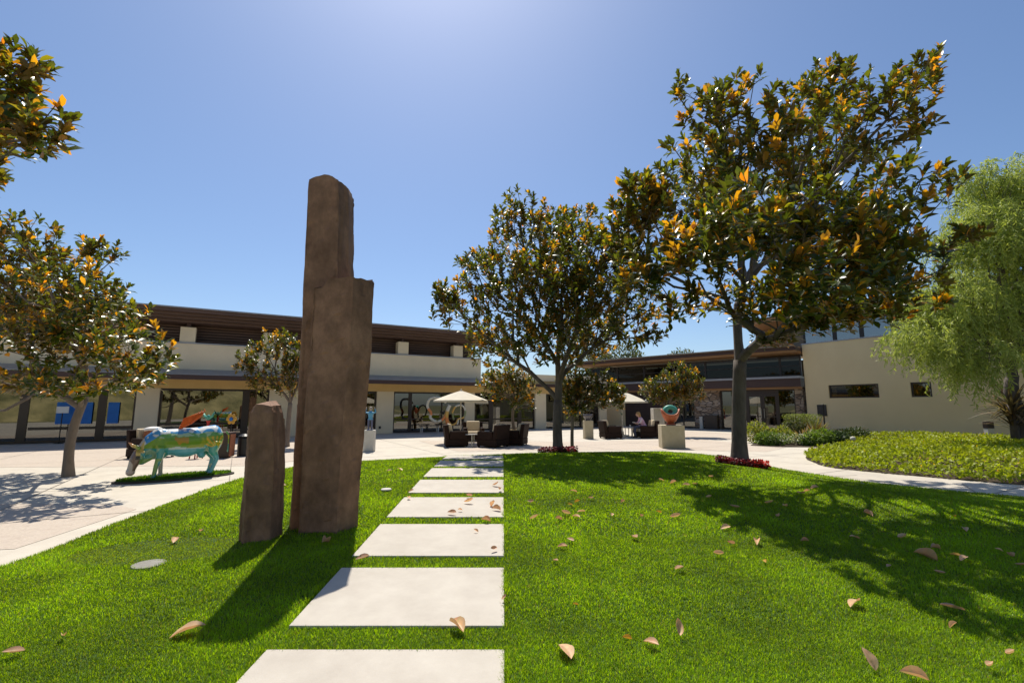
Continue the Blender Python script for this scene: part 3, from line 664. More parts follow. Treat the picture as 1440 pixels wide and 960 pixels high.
magnolia_tree('magnolia_tree', 'magnolia tree growing from the plaza left of the painted cow', (-10.1,11,0), (-9.95,11,1.75), left, 950, .215, .10, 8, 'palebark', orange=.11,
   branches=[([(-9.98,11,1.7),(-9.8,10.7,2.2),(-10.3,10.5,2.02),(-11.0,10.3,1.5),(-12.2,10.2,1.35)], .05, .02)])
magnolia_tree('magnolia_tree', 'close magnolia whose leafy branch tips reach in at the top left corner', (-8.5,5.0,0), (-8.3,5.0,2.6), fore, 520, .20, .15, 21, orange=.16)
magnolia_tree('magnolia_tree', 'small magnolia tree seen between the short and the tall stones', (-8.85,18.8,0), (-8.78,18.75,1.7),
   [((-10.33,18.6,3.42),(.68,.7,.79)),((-9.49,18.8,4.17),(.8,.8,.63)),((-8.98,18.8,3.01),(.86,.9,.97)),((-9.98,18.6,2.58),(.62,.5,.45)),((-8.54,19,3.61),(.64,.7,.98))], 330, .19, .10, 31, 'palebark', orange=.07)
magnolia_tree('magnolia_tree', 'small potted magnolia tree behind the left group of wicker chairs', (.10,20.2,.55), (.06,20.1,1.5),
   [((-.75,19.8,2.49),(.84,.7,.66)),((.45,19.8,2.19),(.78,.8,.78)),((0,20,2.95),(1.03,.8,.67))], 260, .18, .07, 41, 'palebark', orange=.12)
magnolia_tree('magnolia_tree', 'slender young magnolia tree just right of the middle magnolia\'s trunk', (1.96,12.95+2.6,0), (1.98,15.5,1.2),
   [((2.0,15.5,1.85),(.6,.6,.6)),((2.82,15.5,2.2),(.84,.7,.7)),((3.42,15.6,1.97),(.42,.5,.5)),((1.9,15.6,2.4),(.47,.6,.6))], 280, .17, .06, 51, 'palebark', orange=.06)
magnolia_tree('magnolia_tree', 'spreading low magnolia tree above the terracotta bowl sculpture', (8.15,25.2,0), (8.13,25.1,1.0),
   [((7.73,25,2.54),(.94,.8,.75)),((8.89,25,3.1),(1.06,.9,.91)),((9.62,25,2.54),(.83,.7,.68)),((8.47,25,2.16),(1.28,.9,.53))], 380, .20, .09, 61, 'palebark', orange=.07)
def pepper_tree(base, fork, ells, ntips, seed):
    rng = np.random.default_rng(seed); root = thing('pepper_tree', 'pale green weeping tree with fine drooping foliage in front of the tan wall', 'tree', base)
    b = Vector(base); f = Vector(fork)-b; tr = [f*(i/8)+Vector((.12*math.sin(i*.8), 0, 0)) for i in range(9)]
    E = [((c[0]-b.x, c[1]-b.y, c[2]-b.z), r) for c, r in ells]
    nd, par, tips, dirs = skeleton(tr, E, ntips, rng, .5)
    mb = MB(); mb.tube([tr[0]-Vector((0,0,.3))]+tr, [.36]+[.28-.012*i for i in range(9)], 12); limbs(mb, nd, par, tips, .006, .24, 9)
    mb.build('trunk', M['bark'], root, smooth=True)
    P = []; D = []; K = []
    for t in tips:
        p0 = np.array(nd[t]); d = dirs[t]*.5+rng.normal(size=3)*.35; d[2] += .1; g = rng.random()
        for s in range(2):
            q = p0.copy(); dd = d + rng.normal(size=3)*.3; L = rng.uniform(.5, 1.2); k = int(L/.035)
            for j in range(k):
                dd = dd*.93 + np.array((0,0,-.085)); dn = dd/np.linalg.norm(dd); q = q+dn*.035
                sd_ = rng.normal(size=3); P.append(q.copy()); D.append(dn*.7+sd_*.6+np.array((0,0,-.25)))
                h = rng.random(); K.append((.185+.24*h+.08*g, .25+.22*h+.08*g, .055+.09*h))
    P = np.array(P); D = np.array(D); K = np.array(K); n = len(P); T = LEAF_V.copy(); T[:,0] *= .42
    U = rng.normal(size=(n,3))+np.array((0,0,.6))
    link('crown', leaf_mesh('pepper', P, D, U, .17*(.6+.7*rng.random(n)), K, T), M['fine'], root)
will = [((17.99,16.5,9.6),(1.32,1.6,1.0)),((16.87,16.2,7.68),(1.53,1.6,1.2)),((15.08,16,5.2),(1.5,1.4,1.0)),((13.9,15.8,3.9),(1.0,1.2,.7)),((16.86,16.6,4.9),(2.04,1.8,1.4)),((15.26,15.6,3.2),(1.14,1.2,.7)),((19.19,17,7.15),(1.87,2,2.4)),((20.38,17,9.68),(1.63,2,1.4)),((19.88,17,4.9),(1.83,2,1.6))]
pepper_tree((18.2,17.1,.25), (18.1,17,2.7), will, 2250, 71)
# far trees over the roofs
for x, y, h, r, lab in [(13.6,58,9.2,2.4,'grey green tree far behind the roofs, nearest the dark wing'), (10.5,60,8.6,2.6,'grey green tree far behind the roofs, left of its taller neighbour'), (22.6,62,8.9,2.2,'distant tree top showing just over the dark wing\'s roof')]:
    scatter_plant('far_tree', lab, 'tree', (x,y,0), [((0,0,h-1.6),(r,r,1.6)),((r*.5,.2,h-2.6),(r*.8,r,1.5)),((-r*.6,0,h-2.8),(r*.8,r,1.4)),((0,0,h-4.2),(r*.9,r,1.6))], 2600, .42, [(.08,.10,.05),(.11,.12,.06),(.06,.08,.04)], int(x*7), 'fine', 'trees far behind the roofs', stems=8, parent_name='crown')

# ------------------------------------------------------------------ garden furniture
def parasol(label, x, y, r, top, drop, rz):
    root = thing('parasol', label, 'parasol', (x, y, 0), rz, 'cream parasols over the wicker seats')
    MB().lathe([(.02,0),(.34,0),(.34,.05),(.30,.07),(.06,.09),(.05,.25),(.032,.27)], 24).build('base', M['steel'], root, smooth=False)
    MB().tube([(0,0,.2),(0,0,top-.02)], .024, 10).build('pole', M['steel'], root, smooth=True)
    n = 8; seg = 4; vs = []; fs = []; m = 6
    for i in range(m+1):
        f_ = i/m
        for k in range(n*seg):
            a = 2*math.pi*k/(n*seg); loc = abs(((k % seg)/seg)-.5)*2          # 1 at ribs
            rr = r*f_*(1-.045*(1-loc)*f_) ; z = top-drop*(f_**1.12) - (1-loc)*.05*f_*(1-f_)*2 
            vs.append((rr*math.cos(a), rr*math.sin(a), z))
    N = n*seg
    for i in range(m):
        for k in range(N): fs.append((i*N+k, i*N+(k+1) % N, (i+1)*N+(k+1) % N, (i+1)*N+k))
    base_i = m*N                                                              # valance
    vs += [(v[0]*1.005, v[1]*1.005, v[2]-.06) for v in vs[base_i:base_i+N]]
    for k in range(N): fs.append((base_i+k, base_i+(k+1) % N, base_i+N+(k+1) % N, base_i+N+k))
    c = MB().add(vs, fs).build('canopy', M['canvas'], root, smooth=False)
    md = c.modifiers.new('t', 'SOLIDIFY'); md.thickness = .006
    MB().lathe([(.03,0),(.05,.03),(.03,.07),(.01,.09)], 10, (0,0,top-.01)).build('finial', M['canvas'], root)
    for k in range(n):
        a = 2*math.pi*k/n; MB().tube([(.03*math.cos(a), .03*math.sin(a), top-.05), (r*.97*math.cos(a), r*.97*math.sin(a), top-drop-.02)], .009, 5).build('rib', M['steel'], root)
parasol('cream parasol over the left wicker group, in front of the clubhouse glass', -2.22, 20.6, 1.18, 2.24, .42, .2)
parasol('cream parasol over the right wicker group, near the terracotta sculpture', 5.85, 25.2, 1.34, 2.36, .56, .5)
def armchair(label, x, y, rz, w=.92, first=[None], extra=None):
    root = thing('wicker_armchair', label, 'armchair', (x, y, 0), rz, 'dark wicker armchairs on the plaza'); d = .88      # faces local +x
    MB().box(-d/2, d/2, -w/2, w/2, .06, .30).build('seat_base', M['wicker'], root, bevel=.02)
    MB().add([(-d/2-.08,-w/2,.86),(-d/2+.08,-w/2,.86),(-d/2+.08,w/2,.86),(-d/2-.08,w/2,.86),(-d/2+.0,-w/2,.303),(-d/2+.16,-w/2,.303),(-d/2+.16,w/2,.303),(-d/2+.0,w/2,.303)],
             [(0,1,2,3),(7,6,5,4),(0,4,5,1),(1,5,6,2),(2,6,7,3),(3,7,4,0)]).build('backrest', M['wicker'], root, bevel=.03)
    for s in (-1, 1): MB().box(-d/2+.17, d/2-.01, s*(w/2-.075)-.072, s*(w/2-.075)+.072, .303, .61).build('armrest', M['wicker'], root, bevel=.03)
    for sx in (-1, 1):
        for sy in (-1, 1): MB().box(sx*(d/2-.06)-.03, sx*(d/2-.06)+.03, sy*(w/2-.06)-.03, sy*(w/2-.06)+.03, 0, .06).build('leg', M['wicker'], root)
    MB().box(-d/2+.18, d/2-.0, -w/2+.16, w/2-.16, .305, .45).build('seat_cushion', M['cushion'], root, bevel=.04)
    b = MB().add([(-d/2+.09,-w/2+.16,.90),(-d/2+.22,-w/2+.16,.88),(-d/2+.22,w/2-.16,.88),(-d/2+.09,w/2-.16,.90),(-d/2+.17,-w/2+.16,.452),(-d/2+.33,-w/2+.16,.452),(-d/2+.33,w/2-.16,.452),(-d/2+.17,w/2-.16,.452)],
             [(0,1,2,3),(7,6,5,4),(0,4,5,1),(1,5,6,2),(2,6,7,3),(3,7,4,0)]).build('back_cushion', M['cushion'], root, bevel=.04)
    return root
armchair('dark wicker armchair on the left of the left group, its side turned to the lawn', -2.22, 18.95, R(12))
armchair('dark wicker armchair with its back to the lawn, middle of the left group', -.74, 18.75, R(148), .96)
armchair('dark wicker armchair at the right end of the left group, nearest the potted magnolia', .12, 19.6, R(165))
armchair('dark wicker armchair at the far side of the left group under the parasol', -1.75, 21.7, R(-80))
armchair('dark wicker armchair at the left of the right parasol', 4.85, 23.5, R(8))
armchair('dark wicker armchair with a person in it, at the right of the right parasol', 6.75, 23.9, R(180), 1.0)
ch = armchair('dark wicker armchair with a white and rust pillow, half hidden behind the painted cow', -11.2, 14.9, R(-20))
MB().ball((-.02,0,.72), (.12,.26,.22), 14, 10).build('pillow', M['rust'], ch, smooth=True)
MB().ball((-.05,.02,.86), (.14,.28,.09), 14, 10).build('throw', M['white'], ch, smooth=True)
def side_table(label, x, y, r=.27, h=.5):
    root = thing('side_table', label, 'side table', (x, y, 0), .3, 'small metal side tables')
    MB().lathe([(r-.01,h-.03),(r,h-.015),(r-.01,h)], 24).build('table_top', M['steel'], root)
    for k in range(3):
        a = k*2.09+.6; MB().tube([(r*.75*math.cos(a), r*.75*math.sin(a), h-.03), (r*.75*math.cos(a), r*.75*math.sin(a), .03)], .022, 8).build('leg', M['steel'], root)
    MB().lathe([(r*.86,0),(r*.88,.015),(r*.86,.03)], 24).build('base_ring', M['steel'], root)
side_table('small round metal table between the chairs of the left group', -1.63, 18.75)
side_table('small round table left of the seated person', 5.95, 24.1, .3, .52)
side_table('small round table standing right beside the right parasol pole', 6.25, 24.75, .26, .48)
cup = MB().lathe([(.03,0),(.038,.11),(.034,.11),(.028,.01)], 14).build('cup', M['white']); cup.location = (5.98,24.1,.52); tag(cup, 'white cup on the small table by the seated person', 'cup')
# person reading in the right armchair: leaning forward, facing left
pm = MB(); px, py = 6.62, 23.9
Pv = lambda x, y, z: (x, y, z)
hip = Vector((0,0,.56)); 
pm.tube([(.02,0,.52),(-.02,0,.66),(-.12,0,.84),(-.18,0,.97),(-.21,0,1.03)], [.15,.145,.16,.13,.06], 12, flat=.8)
pm.ball((.0,0,.56), (.17,.18,.12)); pm.tube([(-.2,0,1.0),(-.25,0,1.09)], [.055,.05], 10)
pm.ball((-.29,0,1.16), (.10,.078,.12), 14, 10); pm.ball((-.385,0,1.14), (.022,.016,.024)); pm.ball((-.30,.08,1.15), (.02,.012,.03)); pm.ball((-.30,-.08,1.15), (.02,.012,.03))
for s in (-1, 1):
    pm.tube([(.0,s*.09,.55),(-.25,s*.10,.56),(-.46,s*.10,.53)], [.085,.075,.062], 10); pm.tube([(-.46,s*.10,.53),(-.49,s*.10,.30),(-.44,s*.10,.07)], [.06,.055,.038], 10)
    pm.tube([(-.42,s*.10,.045),(-.62,s*.11,.03)], [.045,.03], 8)
    pm.tube([(-.15,s*.17,.96),(-.22,s*.22,.78),(-.38,s*.15,.70)], [.055,.045,.036], 10); pm.tube([(-.38,s*.15,.70),(-.44,s*.08,.73)], [.034,.026], 8)
    for q in range(4): pm.tube([(-.44,s*(.10-.018*q),.735),(-.49,s*(.095-.02*q),.745),(-.50,s*(.08-.02*q),.715)], [.011,.010,.008], 5)
    pm.tube([(-.43,s*.07,.74),(-.46,s*.04,.76)], [.012,.009], 5)
def pcol(c, n):
    if c.z > 1.05 or (c.x < -.33 and c.z > .64): return (.55,.34,.24)
    if c.z > .62 and c.x > -.36: return (.70,.42,.55) if abs(c.y) < .2 else (.72,.60,.64)
    if c.z < .08: return (.08,.06,.05)
    return (.07,.08,.13)
pe = link('person', remesh(pm, .014, 3, pcol), M['skin']); pe.location = (px, py, 0); tag(pe, 'person in pink and white top leaning forward in a wicker armchair', 'person')
hb = MB().ball((-.265,0,1.19), (.115,.095,.115), 14, 10).ball((-.20,0,1.08), (.07,.09,.12), 12, 8)
MB.build(hb, 'hair', M['hair'], pe, smooth=True)
MB().box(-.56,-.44,-.10,.10,.755,.775).build('book', M['white']).location = (px, py, 0)
tag(bpy.data.objects['book'], 'pale book in the hands of the seated person', 'book')
# planter with the potted magnolia
tag(MB().lathe([(.22,0),(.30,.1),(.36,.45),(.40,.62),(.36,.62),(.33,.52),(.02,.5)], 24).build('plant_pot', M['plinth'], smooth=False), 'round pale pot holding the small magnolia behind the left chairs', 'plant pot').location = (.10,20.2,0)

# ------------------------------------------------------------------ sculptures and plinths
def plinth(name, label, x, y, w, d, h, m, rz=0):
    o = MB().box(-w/2, w/2, -d/2, d/2, 0, h).build(name, M[m], bevel=.015); o.location = (x, y, 0); o.rotation_euler.z = rz
    return tag(o, label, 'plinth', 'sculpture plinths')
plinth('plinth', 'big square concrete plinth under the terracotta bowl sculpture', 6.12, 18.35, .84, .84, .86, 'plinth', R(-8))
plinth('plinth', 'narrow concrete plinth with a smoky glass vessel on it, behind the middle tree', 3.72, 23.3, .42, .42, .88, 'plinth', .1)
plinth('plinth', 'white plinth under the small blue figure beside the broad stone', -5.06, 17.0, .36, .36, .74, 'whiteplinth', .1)
plinth('plinth', 'tall pale square pillar right of the right wicker group', 7.95, 25.9, .62, .5, 1.46, 'whiteplinth', .05)
# bowl sculpture
t = thing('bowl_sculpture', 'terracotta split bowl sculpture cradling a teal ring on the square plinth', 'sculpture', (6.12, 18.35, .86), R(-8))
MB().lathe([(.17,0),(.19,.02),(.15,.05),(.13,.08)], 24).build('foot', M['terracotta'], t, smooth=True)
bw = MB(); N = 36; pr = [(.10,.07),(.20,.14),(.29,.26),(.345,.38),(.37,.48)]; vs = []; fs = []
for i, (r_, z) in enumerate(pr):
    for k in range(N):
        a = 2*math.pi*k/N; horn = abs(math.cos(a))**3; zz = z+(.14*horn-.10*(1-horn))*(i/4)**2
        vs.append((r_*math.cos(a)*(1-.03*horn*(i/4)), r_*math.sin(a)*.8, zz))
for i in range(4):
    for k in range(N): fs.append((i*N+k, i*N+(k+1) % N, (i+1)*N+(k+1) % N, (i+1)*N+k))
o = bw.add(vs, fs).build('bowl', M['terracotta'], t, smooth=True); md = o.modifiers.new('t', 'SOLIDIFY'); md.thickness = .05
tr = MB(); vs = []; fs = []; n1, n2 = 32, 14
for i in range(n1):
    a = 2*math.pi*i/n1
    for k in range(n2):
        b_ = 2*math.pi*k/n2; rr = .172+.092*math.cos(b_); vs.append((rr*math.cos(a)*1.12, .085*math.sin(b_)-.06, .52+rr*math.sin(a)))
for i in range(n1):
    for k in range(n2): fs.append((i*n2+k, ((i+1) % n1)*n2+k, ((i+1) % n1)*n2+(k+1) % n2, i*n2+(k+1) % n2))
o = tr.add(vs, fs).build('ring', M['teal'], t, smooth=True); o.rotation_euler = (R(-18), 0, 0); o.location = (.0,-.12,.0)
t = thing('glass_vessel', 'smoky dark glass vessel on the narrow concrete plinth', 'sculpture', (3.72, 23.3, .88))
MB().lathe([(.10,0),(.12,.03),(.20,.14),(.24,.25),(.22,.30),(.19,.30),(.19,.25),(.1,.06)], 24).build('bowl', M['glassvase'], t, smooth=True)
MB().lathe([(.11,.0),(.13,.012),(.11,.02)], 24, (0,0,-.0)).build('foot_ring', M['steel'], t)
# small blue figure with raised arms
fm = MB(); fm.tube([(0,0,.36),(0,0,.46),(0,0,.60),(0,0,.66)], [.08,.075,.10,.045], 12); fm.ball((0,0,.75), (.055,.06,.075)); fm.tube([(0,0,.64),(0,0,.70)], [.03,.03], 8)
for s in (-1, 1):
    fm.tube([(s*.05,0,.38),(s*.06,-.01,.2),(s*.055,.0,.03)], [.05,.04,.026], 8); fm.tube([(s*.055,.02,.02),(s*.06,-.07,.015)], [.025,.016], 6)
    fm.tube([(s*.09,0,.60),(s*.19,-.02,.62),(s*.15,-.03,.76)], [.034,.028,.022], 8); fm.ball((s*.145,-.03,.79), (.022,.018,.028))
fm.tube([(0,0,0),(0,0,.02)], [.13,.13], 16)
def fcol(c, n):
    if c.z > .67 and abs(c.x) < .1: return (.40,.32,.26)
    if c.z > .74: return (.42,.34,.28)
    if c.z > .36: return (.09,.30,.48)
    return (.10,.11,.19)
fg = link('figure_sculpture', remesh(fm, .011, 2, fcol), M['figblue']); fg.location = (-5.06,17.0,.742); tag(fg, 'small blue figure sculpture with raised arms on a white plinth right of the tall stones', 'sculpture')
# ribbon sculpture
t = thing('ribbon_sculpture', 'looping white and orange ribbon sculpture left of the left parasol', 'sculpture', (-3.75, 26.6, 0), R(10))
def ribbon(pts, rad, cols, name):
    P = [Vector(p) for p in pts]; Q = []
    for i in range(len(P)-1):
        a, b, c, d = P[max(i-1,0)], P[i], P[i+1], P[min(i+2,len(P)-1)]
        for j in range(8):
            s = j/8; Q.append(.5*((2*b)+(c-a)*s+(2*a-5*b+4*c-d)*s*s+(3*b-a-3*c+d)*s**3))
    mb = MB(); mb.tube(Q, rad, 8); 
    mb.c = [cols[min(len(cols)-1, int((i//8)/len(Q)*len(cols)))] for i in range(len(mb.v))]
    mb.build(name, M['ribbon'], t, smooth=True, colors=True)
W_, Or, Ye, Gn = (.66,.60,.47), (.72,.24,.07), (.66,.38,.08), (.24,.27,.12)
ribbon([(.05,0,1.75),(-.35,0,2.02),(-.85,.05,1.95),(-.98,.1,1.55),(-.78,.05,1.2),(-.80,0,.92),(-.45,-.05,.72),(-.1,-.02,.86),(.1,0,1.25),(.25,.02,1.6)], .075, [W_,W_,W_,Or,W_,W_,Or,Ye], 'large_loop')
ribbon([(.25,.0,1.62),(.10,-.05,1.2),(.12,0,.75),(.28,.02,.35),(.30,0,.02)], .10, [W_,Ye,Or,Ye,Ye], 'stem')
ribbon([(.1,.0,.9),(.35,.05,.55),(.62,.1,.62),(.74,.1,.85),(.70,.1,.5)], .05, [Ye,Ye,Ye,W_], 'side_curl')
ribbon([(.5,.1,.8),(.42,.12,1.2),(.6,.15,1.55),(.95,.15,1.6),(1.15,.15,1.3),(1.05,.12,.95),(.72,.1,.85)], .05, [Gn,Ye,W_,W_,Gn,Ye], 'small_loop')
# winged sculpture by the glass
t = thing('winged_sculpture', 'small pale winged sculpture on a dark red post behind the painted cow', 'sculpture', (-12.25, 19.2, 0))
MB().lathe([(.16,0),(.16,.04),(.06,.08),(.05,.9),(.09,1.0)], 14).build('post', M['red'], t)
wg = MB()
for s in (-1, 1): wg.tube([(0,0,1.05),(s*.14,-.02,1.16),(s*.22,-.02,1.34)], [.06,.09,.02], 8, flat=.4)
wg.ball((0,-.02,1.12), (.07,.07,.12)).build('wings', M['teal'], t, smooth=True)
t = thing('winged_sculpture', 'yellow and blue flower sculpture on a thin post right behind the cow\'s rump', 'sculpture', (-11.55, 19.6, 0))
MB().tube([(0,0,0),(0,0,.95)], .025, 8).lathe([(.15,0),(.15,.03),(.03,.05)], 14).build('post', M['black'], t); t.name = 'flower_sculpture'
fl = MB()
for k in range(6):
    a = k*1.047; fl.ball((.14*math.cos(a), -.02, 1.05+.14*math.sin(a)), (.085,.03,.085), 8, 6)
fl.build('petals', mat('yellow_paint', (.62,.36,.05), (.5,.27,.04), .5), t, smooth=True); MB().ball((0,-.05,1.05), (.08,.04,.08)).build('flower_centre', M['blue'], t, smooth=True)

# painted cow
c_ = MB()
c_.tube([(1.02,0,1.02),(.85,0,.98),(.45,0,.90),(0,0,.86),(-.4,0,.88),(-.62,0,.88)], [.20,.30,.33,.35,.32,.24], 18, flat=.86)
c_.ball((.82,0,.92), (.30,.27,.36)); c_.ball((-.5,0,.84), (.30,.27,.38)); c_.ball((.1,0,.70), (.45,.27,.22))
c_.tube([(-.5,0,1.0),(-.78,0,.86),(-.98,-.02,.64),(-1.06,-.03,.52)], [.28,.22,.16,.13], 14, flat=.75)
c_.tube([(-1.00,-.03,.66),(-1.08,-.04,.50),(-1.14,-.05,.34),(-1.17,-.05,.22)], [.17,.165,.125,.11], 14, flat=.9)
c_.ball((-1.17,-.05,.21), (.12,.125,.09)); c_.tube([(-.62,0,.66),(-.85,-.01,.50),(-.98,-.03,.40)], [.15,.11,.07], 10, flat=.5)
for (x, s, fwd) in ((-.52,-1,-.12), (-.50,1,.07)):
    c_.tube([(x,s*.17,.78),(x+fwd*.3,s*.17,.46),(x+fwd*.7,s*.165,.30),(x+fwd,s*.165,.06)], [.14,.085,.065,.058], 12); c_.tube([(x+fwd,s*.165,.08),(x+fwd-.04,s*.165,.01)], [.062,.075], 10)
for (x, s, fwd) in ((.86,-1,-.14), (.80,1,-.04)):
    c_.tube([(x,s*.16,.86),(x-.04,s*.17,.58),(x+.10+fwd*.2,s*.17,.40),(x+.04+fwd*.8,s*.165,.06)], [.21,.13,.07,.055], 12); c_.tube([(x+.04+fwd*.8,s*.165,.08),(x+fwd*.8,s*.165,.01)], [.06,.072], 10)
c_.tube([(1.18,0,1.10),(1.26,0,1.0),(1.27,0,.75),(1.26,.0,.55)], [.035,.028,.022,.03], 8); c_.ball((.55,0,.52), (.12,.10,.09))
for s in (-1, 1): c_.tube([(-.96,s*.12,.68),(-.93,s*.26,.64),(-.91,s*.38,.55)], [.06,.085,.02], 8, flat=.5)
def cowcol(c, n):
    x, y, z = c; q = noise.noise(Vector((x*3, y*3, z*3))); q2 = noise.noise(Vector((x*7+5, y*7, z*7)))
    if x < -1.0 or (x < -.92 and z > .66): 
        if z < .24 and q2 > -.1: return (.62,.48,.40)
        if x > -1.10 and z > .5 and abs(y+.03) > .07: return (.03,.03,.035) if z < .60 else (.62,.45,.12)
        return (.52,.45,.36) if q > -.12 else (.20,.13,.09)
    if z < .50:
        if x > .2 : return (.12,.40,.44) if q2 > -.25 else (.45,.50,.42)
        if y > 0 : return (.52,.46,.42)
        return (.08,.34,.33) if q > -.2 else (.20,.36,.10)
    top = 1.16 - .10*max(0, -x-.4)*2
    if z > 1.10+.06*q and x > -.75: return (.72,.74,.74) if q2 > .0 else (.07,.30,.58)
    if x < -.5 and z > .78+(x+1)*.65: return (.05,.24,.55) if q2 > -.25 else (.60,.62,.6)
    if z < .74+.05*q and -.35 < x < .6 : return (.12,.42,.50) if z < .70 else (.48,.60,.58)
    if x > .60 and z > .74+.1*q2 and z < 1.0 : return (.72,.42,.03) if math.sin(math.atan2(z-.70, x-.85)*14) > .1 else (.22,.36,.03)
    if abs(x+.05) < .18 and q2 > .0: return (.42,.24,.03)
    if z > 1.0+.06*q: return (.16,.36,.10) if q2 > -.2 else (.42,.55,.34)
    if x > .55 and z < .78: return (.08,.36,.30) if q2 > -.1 else (.35,.52,.36)
    if x < -.25 and z < .74: return (.05,.30,.28) if q2 > -.1 else (.30,.46,.30)
    return (.15,.29,.02) if q > -.15 else (.28,.34,.03)
cow = link('painted_cow', remesh(c_, .022, 5, lambda c, n: tuple(k*.95 for k in cowcol(c, n))), M['cow']); cow.location = (-7.42,10.75,.03); cow.rotation_euler.z = R(43); cow.scale = (.73,.85,.88); tag(cow, 'life size grazing cow statue painted green, blue and yellow on an oval turf patch', 'statue')
for s, m in ((-1, 'cow'), (1, 'cow')):
    h = MB(); h.tube([(-.99,s*.06,.74),(-1.06,s*.15,.78),(-1.18,s*.20,.83),(-1.26,s*.17,.90)], [.045,.042,.033,.012], 10); h.c = [(.25,.42,.12) if i < 20 else (.62,.40,.10) if i < 30 else (.68,.30,.16) for i in range(len(h.v))]
    h.build('horn', M['cow'], cow, smooth=True, colors=True)
og = MB()
for k in range(8):
    f_ = k/7; og.tube([(-.10+.07*k,-.05,1.16+.045*k),(.02+.07*k,-.03,1.36+.035*k),(.0+.075*k,-.02,1.42+.04*k)], [.018,.014,.008], 6)
for k in range(6):
    f_ = k/5; og.tube([(-.12+.02*k,-.05,1.19+.05*k),(.2+.02*k,-.03,1.33+.045*k),(.46+.02*k,-.02,1.50+.03*k)], [.02,.017,.008], 6)
og.build('coral_wing', M['orange'], cow, smooth=True)
# its oval of turf
t = thing('turf_oval', 'oval patch of turf with a dark rim under the painted cow', 'turf patch', (-7.45,10.75,0), R(42))
n = 48; ov = [(1.12*math.cos(2*math.pi*k/n), .46*math.sin(2*math.pi*k/n)) for k in range(n)]
MB().prism(ov, -.02, .035).build('rim', mat('dark_rim', (.06,.045,.035), (.04,.03,.022), .8), t); MB().prism([(x*.95, y*.88) for x, y in ov], .0, .05).build('turf', M['turf'], t)
rng = np.random.default_rng(3); n = 5200; q = rng.random(n)**.5; a = rng.random(n)*6.283
def blades(P, h, wd, cols, rng, lean=.5):
    n = len(P); az = rng.random(n)*6.283; ln = rng.random(n)*lean; d = np.c_[np.cos(az)*np.sin(ln), np.sin(az)*np.sin(ln), np.cos(ln)]
    s = np.c_[-np.sin(az), np.cos(az), np.zeros(n)]; hh = (h*(.55+.75*rng.random(n)))[:, None]; ww = (wd*(.7+.6*rng.random(n)))[:, None]
    b2 = np.c_[np.cos(az), np.sin(az), np.zeros(n)]*hh*.22
    V = np.stack([P-s*ww, P+s*ww, P+d*hh*.6+s*ww*.7, P+d*hh*.6-s*ww*.7, P+d*hh+b2], 1).reshape(-1, 3)
    i = np.arange(n)*5; F = np.stack([np.c_[i, i+1, i+2], np.c_[i, i+2, i+3], np.c_[i+3, i+2, i+4]], 1).reshape(-1, 3)
    return V, F, np.repeat(cols, 5, axis=0)
P = np.c_[1.05*q*np.cos(a), .39*q*np.sin(a), np.full(n, .048)]; g = rng.random((n,1))
V, F, K = blades(P, np.full(n, .05), np.full(n, .006), np.array((.10,.20,.012))*(.6+.7*g), rng)
o = link('grass', np_mesh('grass', V, F, K), M['grass'], t); o['kind'] = 'stuff'

# ------------------------------------------------------------------ small things on the plaza
t = thing('litter_bin', 'dark square litter bin with a rusty side behind the cow\'s rump', 'bin', (-8.95,14.9,0), .2)
MB().box(-.22,.22,-.22,.22,.03,.74).build('body', M['bronze'], t, bevel=.01); MB().box(-.235,.235,-.235,.235,.743,.78).build('lid', M['bronzed'], t, bevel=.008); MB().box(.221,.24,-.2,.2,.05,.72).build('side_panel', M['rust'], t)
t = thing('litter_bin', 'slim black litter bin just left of the short stone', 'bin', (-8.62,15.4,0), .1)
MB().lathe([(.17,0),(.18,.05),(.18,.55),(.15,.60)], 16).build('body', M['black'], t, smooth=False); MB().lathe([(.19,.60),(.19,.63),(.08,.70),(.02,.70)], 16).build('lid', M['black'], t)
t = thing('stool', 'little red stool seen under the belly of the painted cow', 'stool', (-9.6,14.6,0))
MB().lathe([(.17,.42),(.18,.44),(.17,.46)], 16).build('seat', M['red'], t)
for k in range(4):
    a = .4+k*1.571; MB().tube([(.13*math.cos(a), .13*math.sin(a), .42),(.17*math.cos(a), .17*math.sin(a), 0)], .018, 6).build('leg', M['red'], t)
t = thing('lamp_post', 'thin black post beside the notice on the tan wall', 'post', (17.0,25.9,0))
MB().tube([(0,0,0),(0,0,1.62)], .035, 8).build('pole', M['black'], t); MB().lathe([(.09,0),(.09,.03),(.04,.05)], 12).build('base', M['black'], t); MB().lathe([(.05,0),(.06,.04),(.02,.07)], 12, (0,0,1.62)).build('cap', M['black'], t)
t = thing('bollard_light', 'short bollard light at the foot of the tan wall, behind the yellow flowered bed', 'light', (21.2,21.2,.1))
MB().box(-.14,.14,-.10,.10,0,.5).build('post', M['whiteplinth'], t, bevel=.01); MB().box(-.15,.15,-.11,.11,.503,.80).build('lamp_head', M['bronze'], t, bevel=.01)
t = thing('path_light', 'tiny pale garden light at the left end of the ground cover bed', 'light', (13.55,19.0,.1))
MB().tube([(0,0,-.05),(0,0,.16)], .02, 6).build('stake', M['black'], t); MB().ball((0,0,.2), (.10,.10,.09)).build('lamp_head', M['whiteplinth'], t, smooth=True)
t = thing('valve_box', 'round concrete valve box sunk in the lawn left of the stones', 'valve cover', (-3.52,4.80,lz(-3.52,4.8)-.045), 0)
MB().lathe([(.14,0),(.15,.03),(.14,.06),(.115,.055)], 28).build('rim', M['lidm'], t); MB().lathe([(.11,.0),(.11,.05)], 24).build('lid', M['lidm'], t)
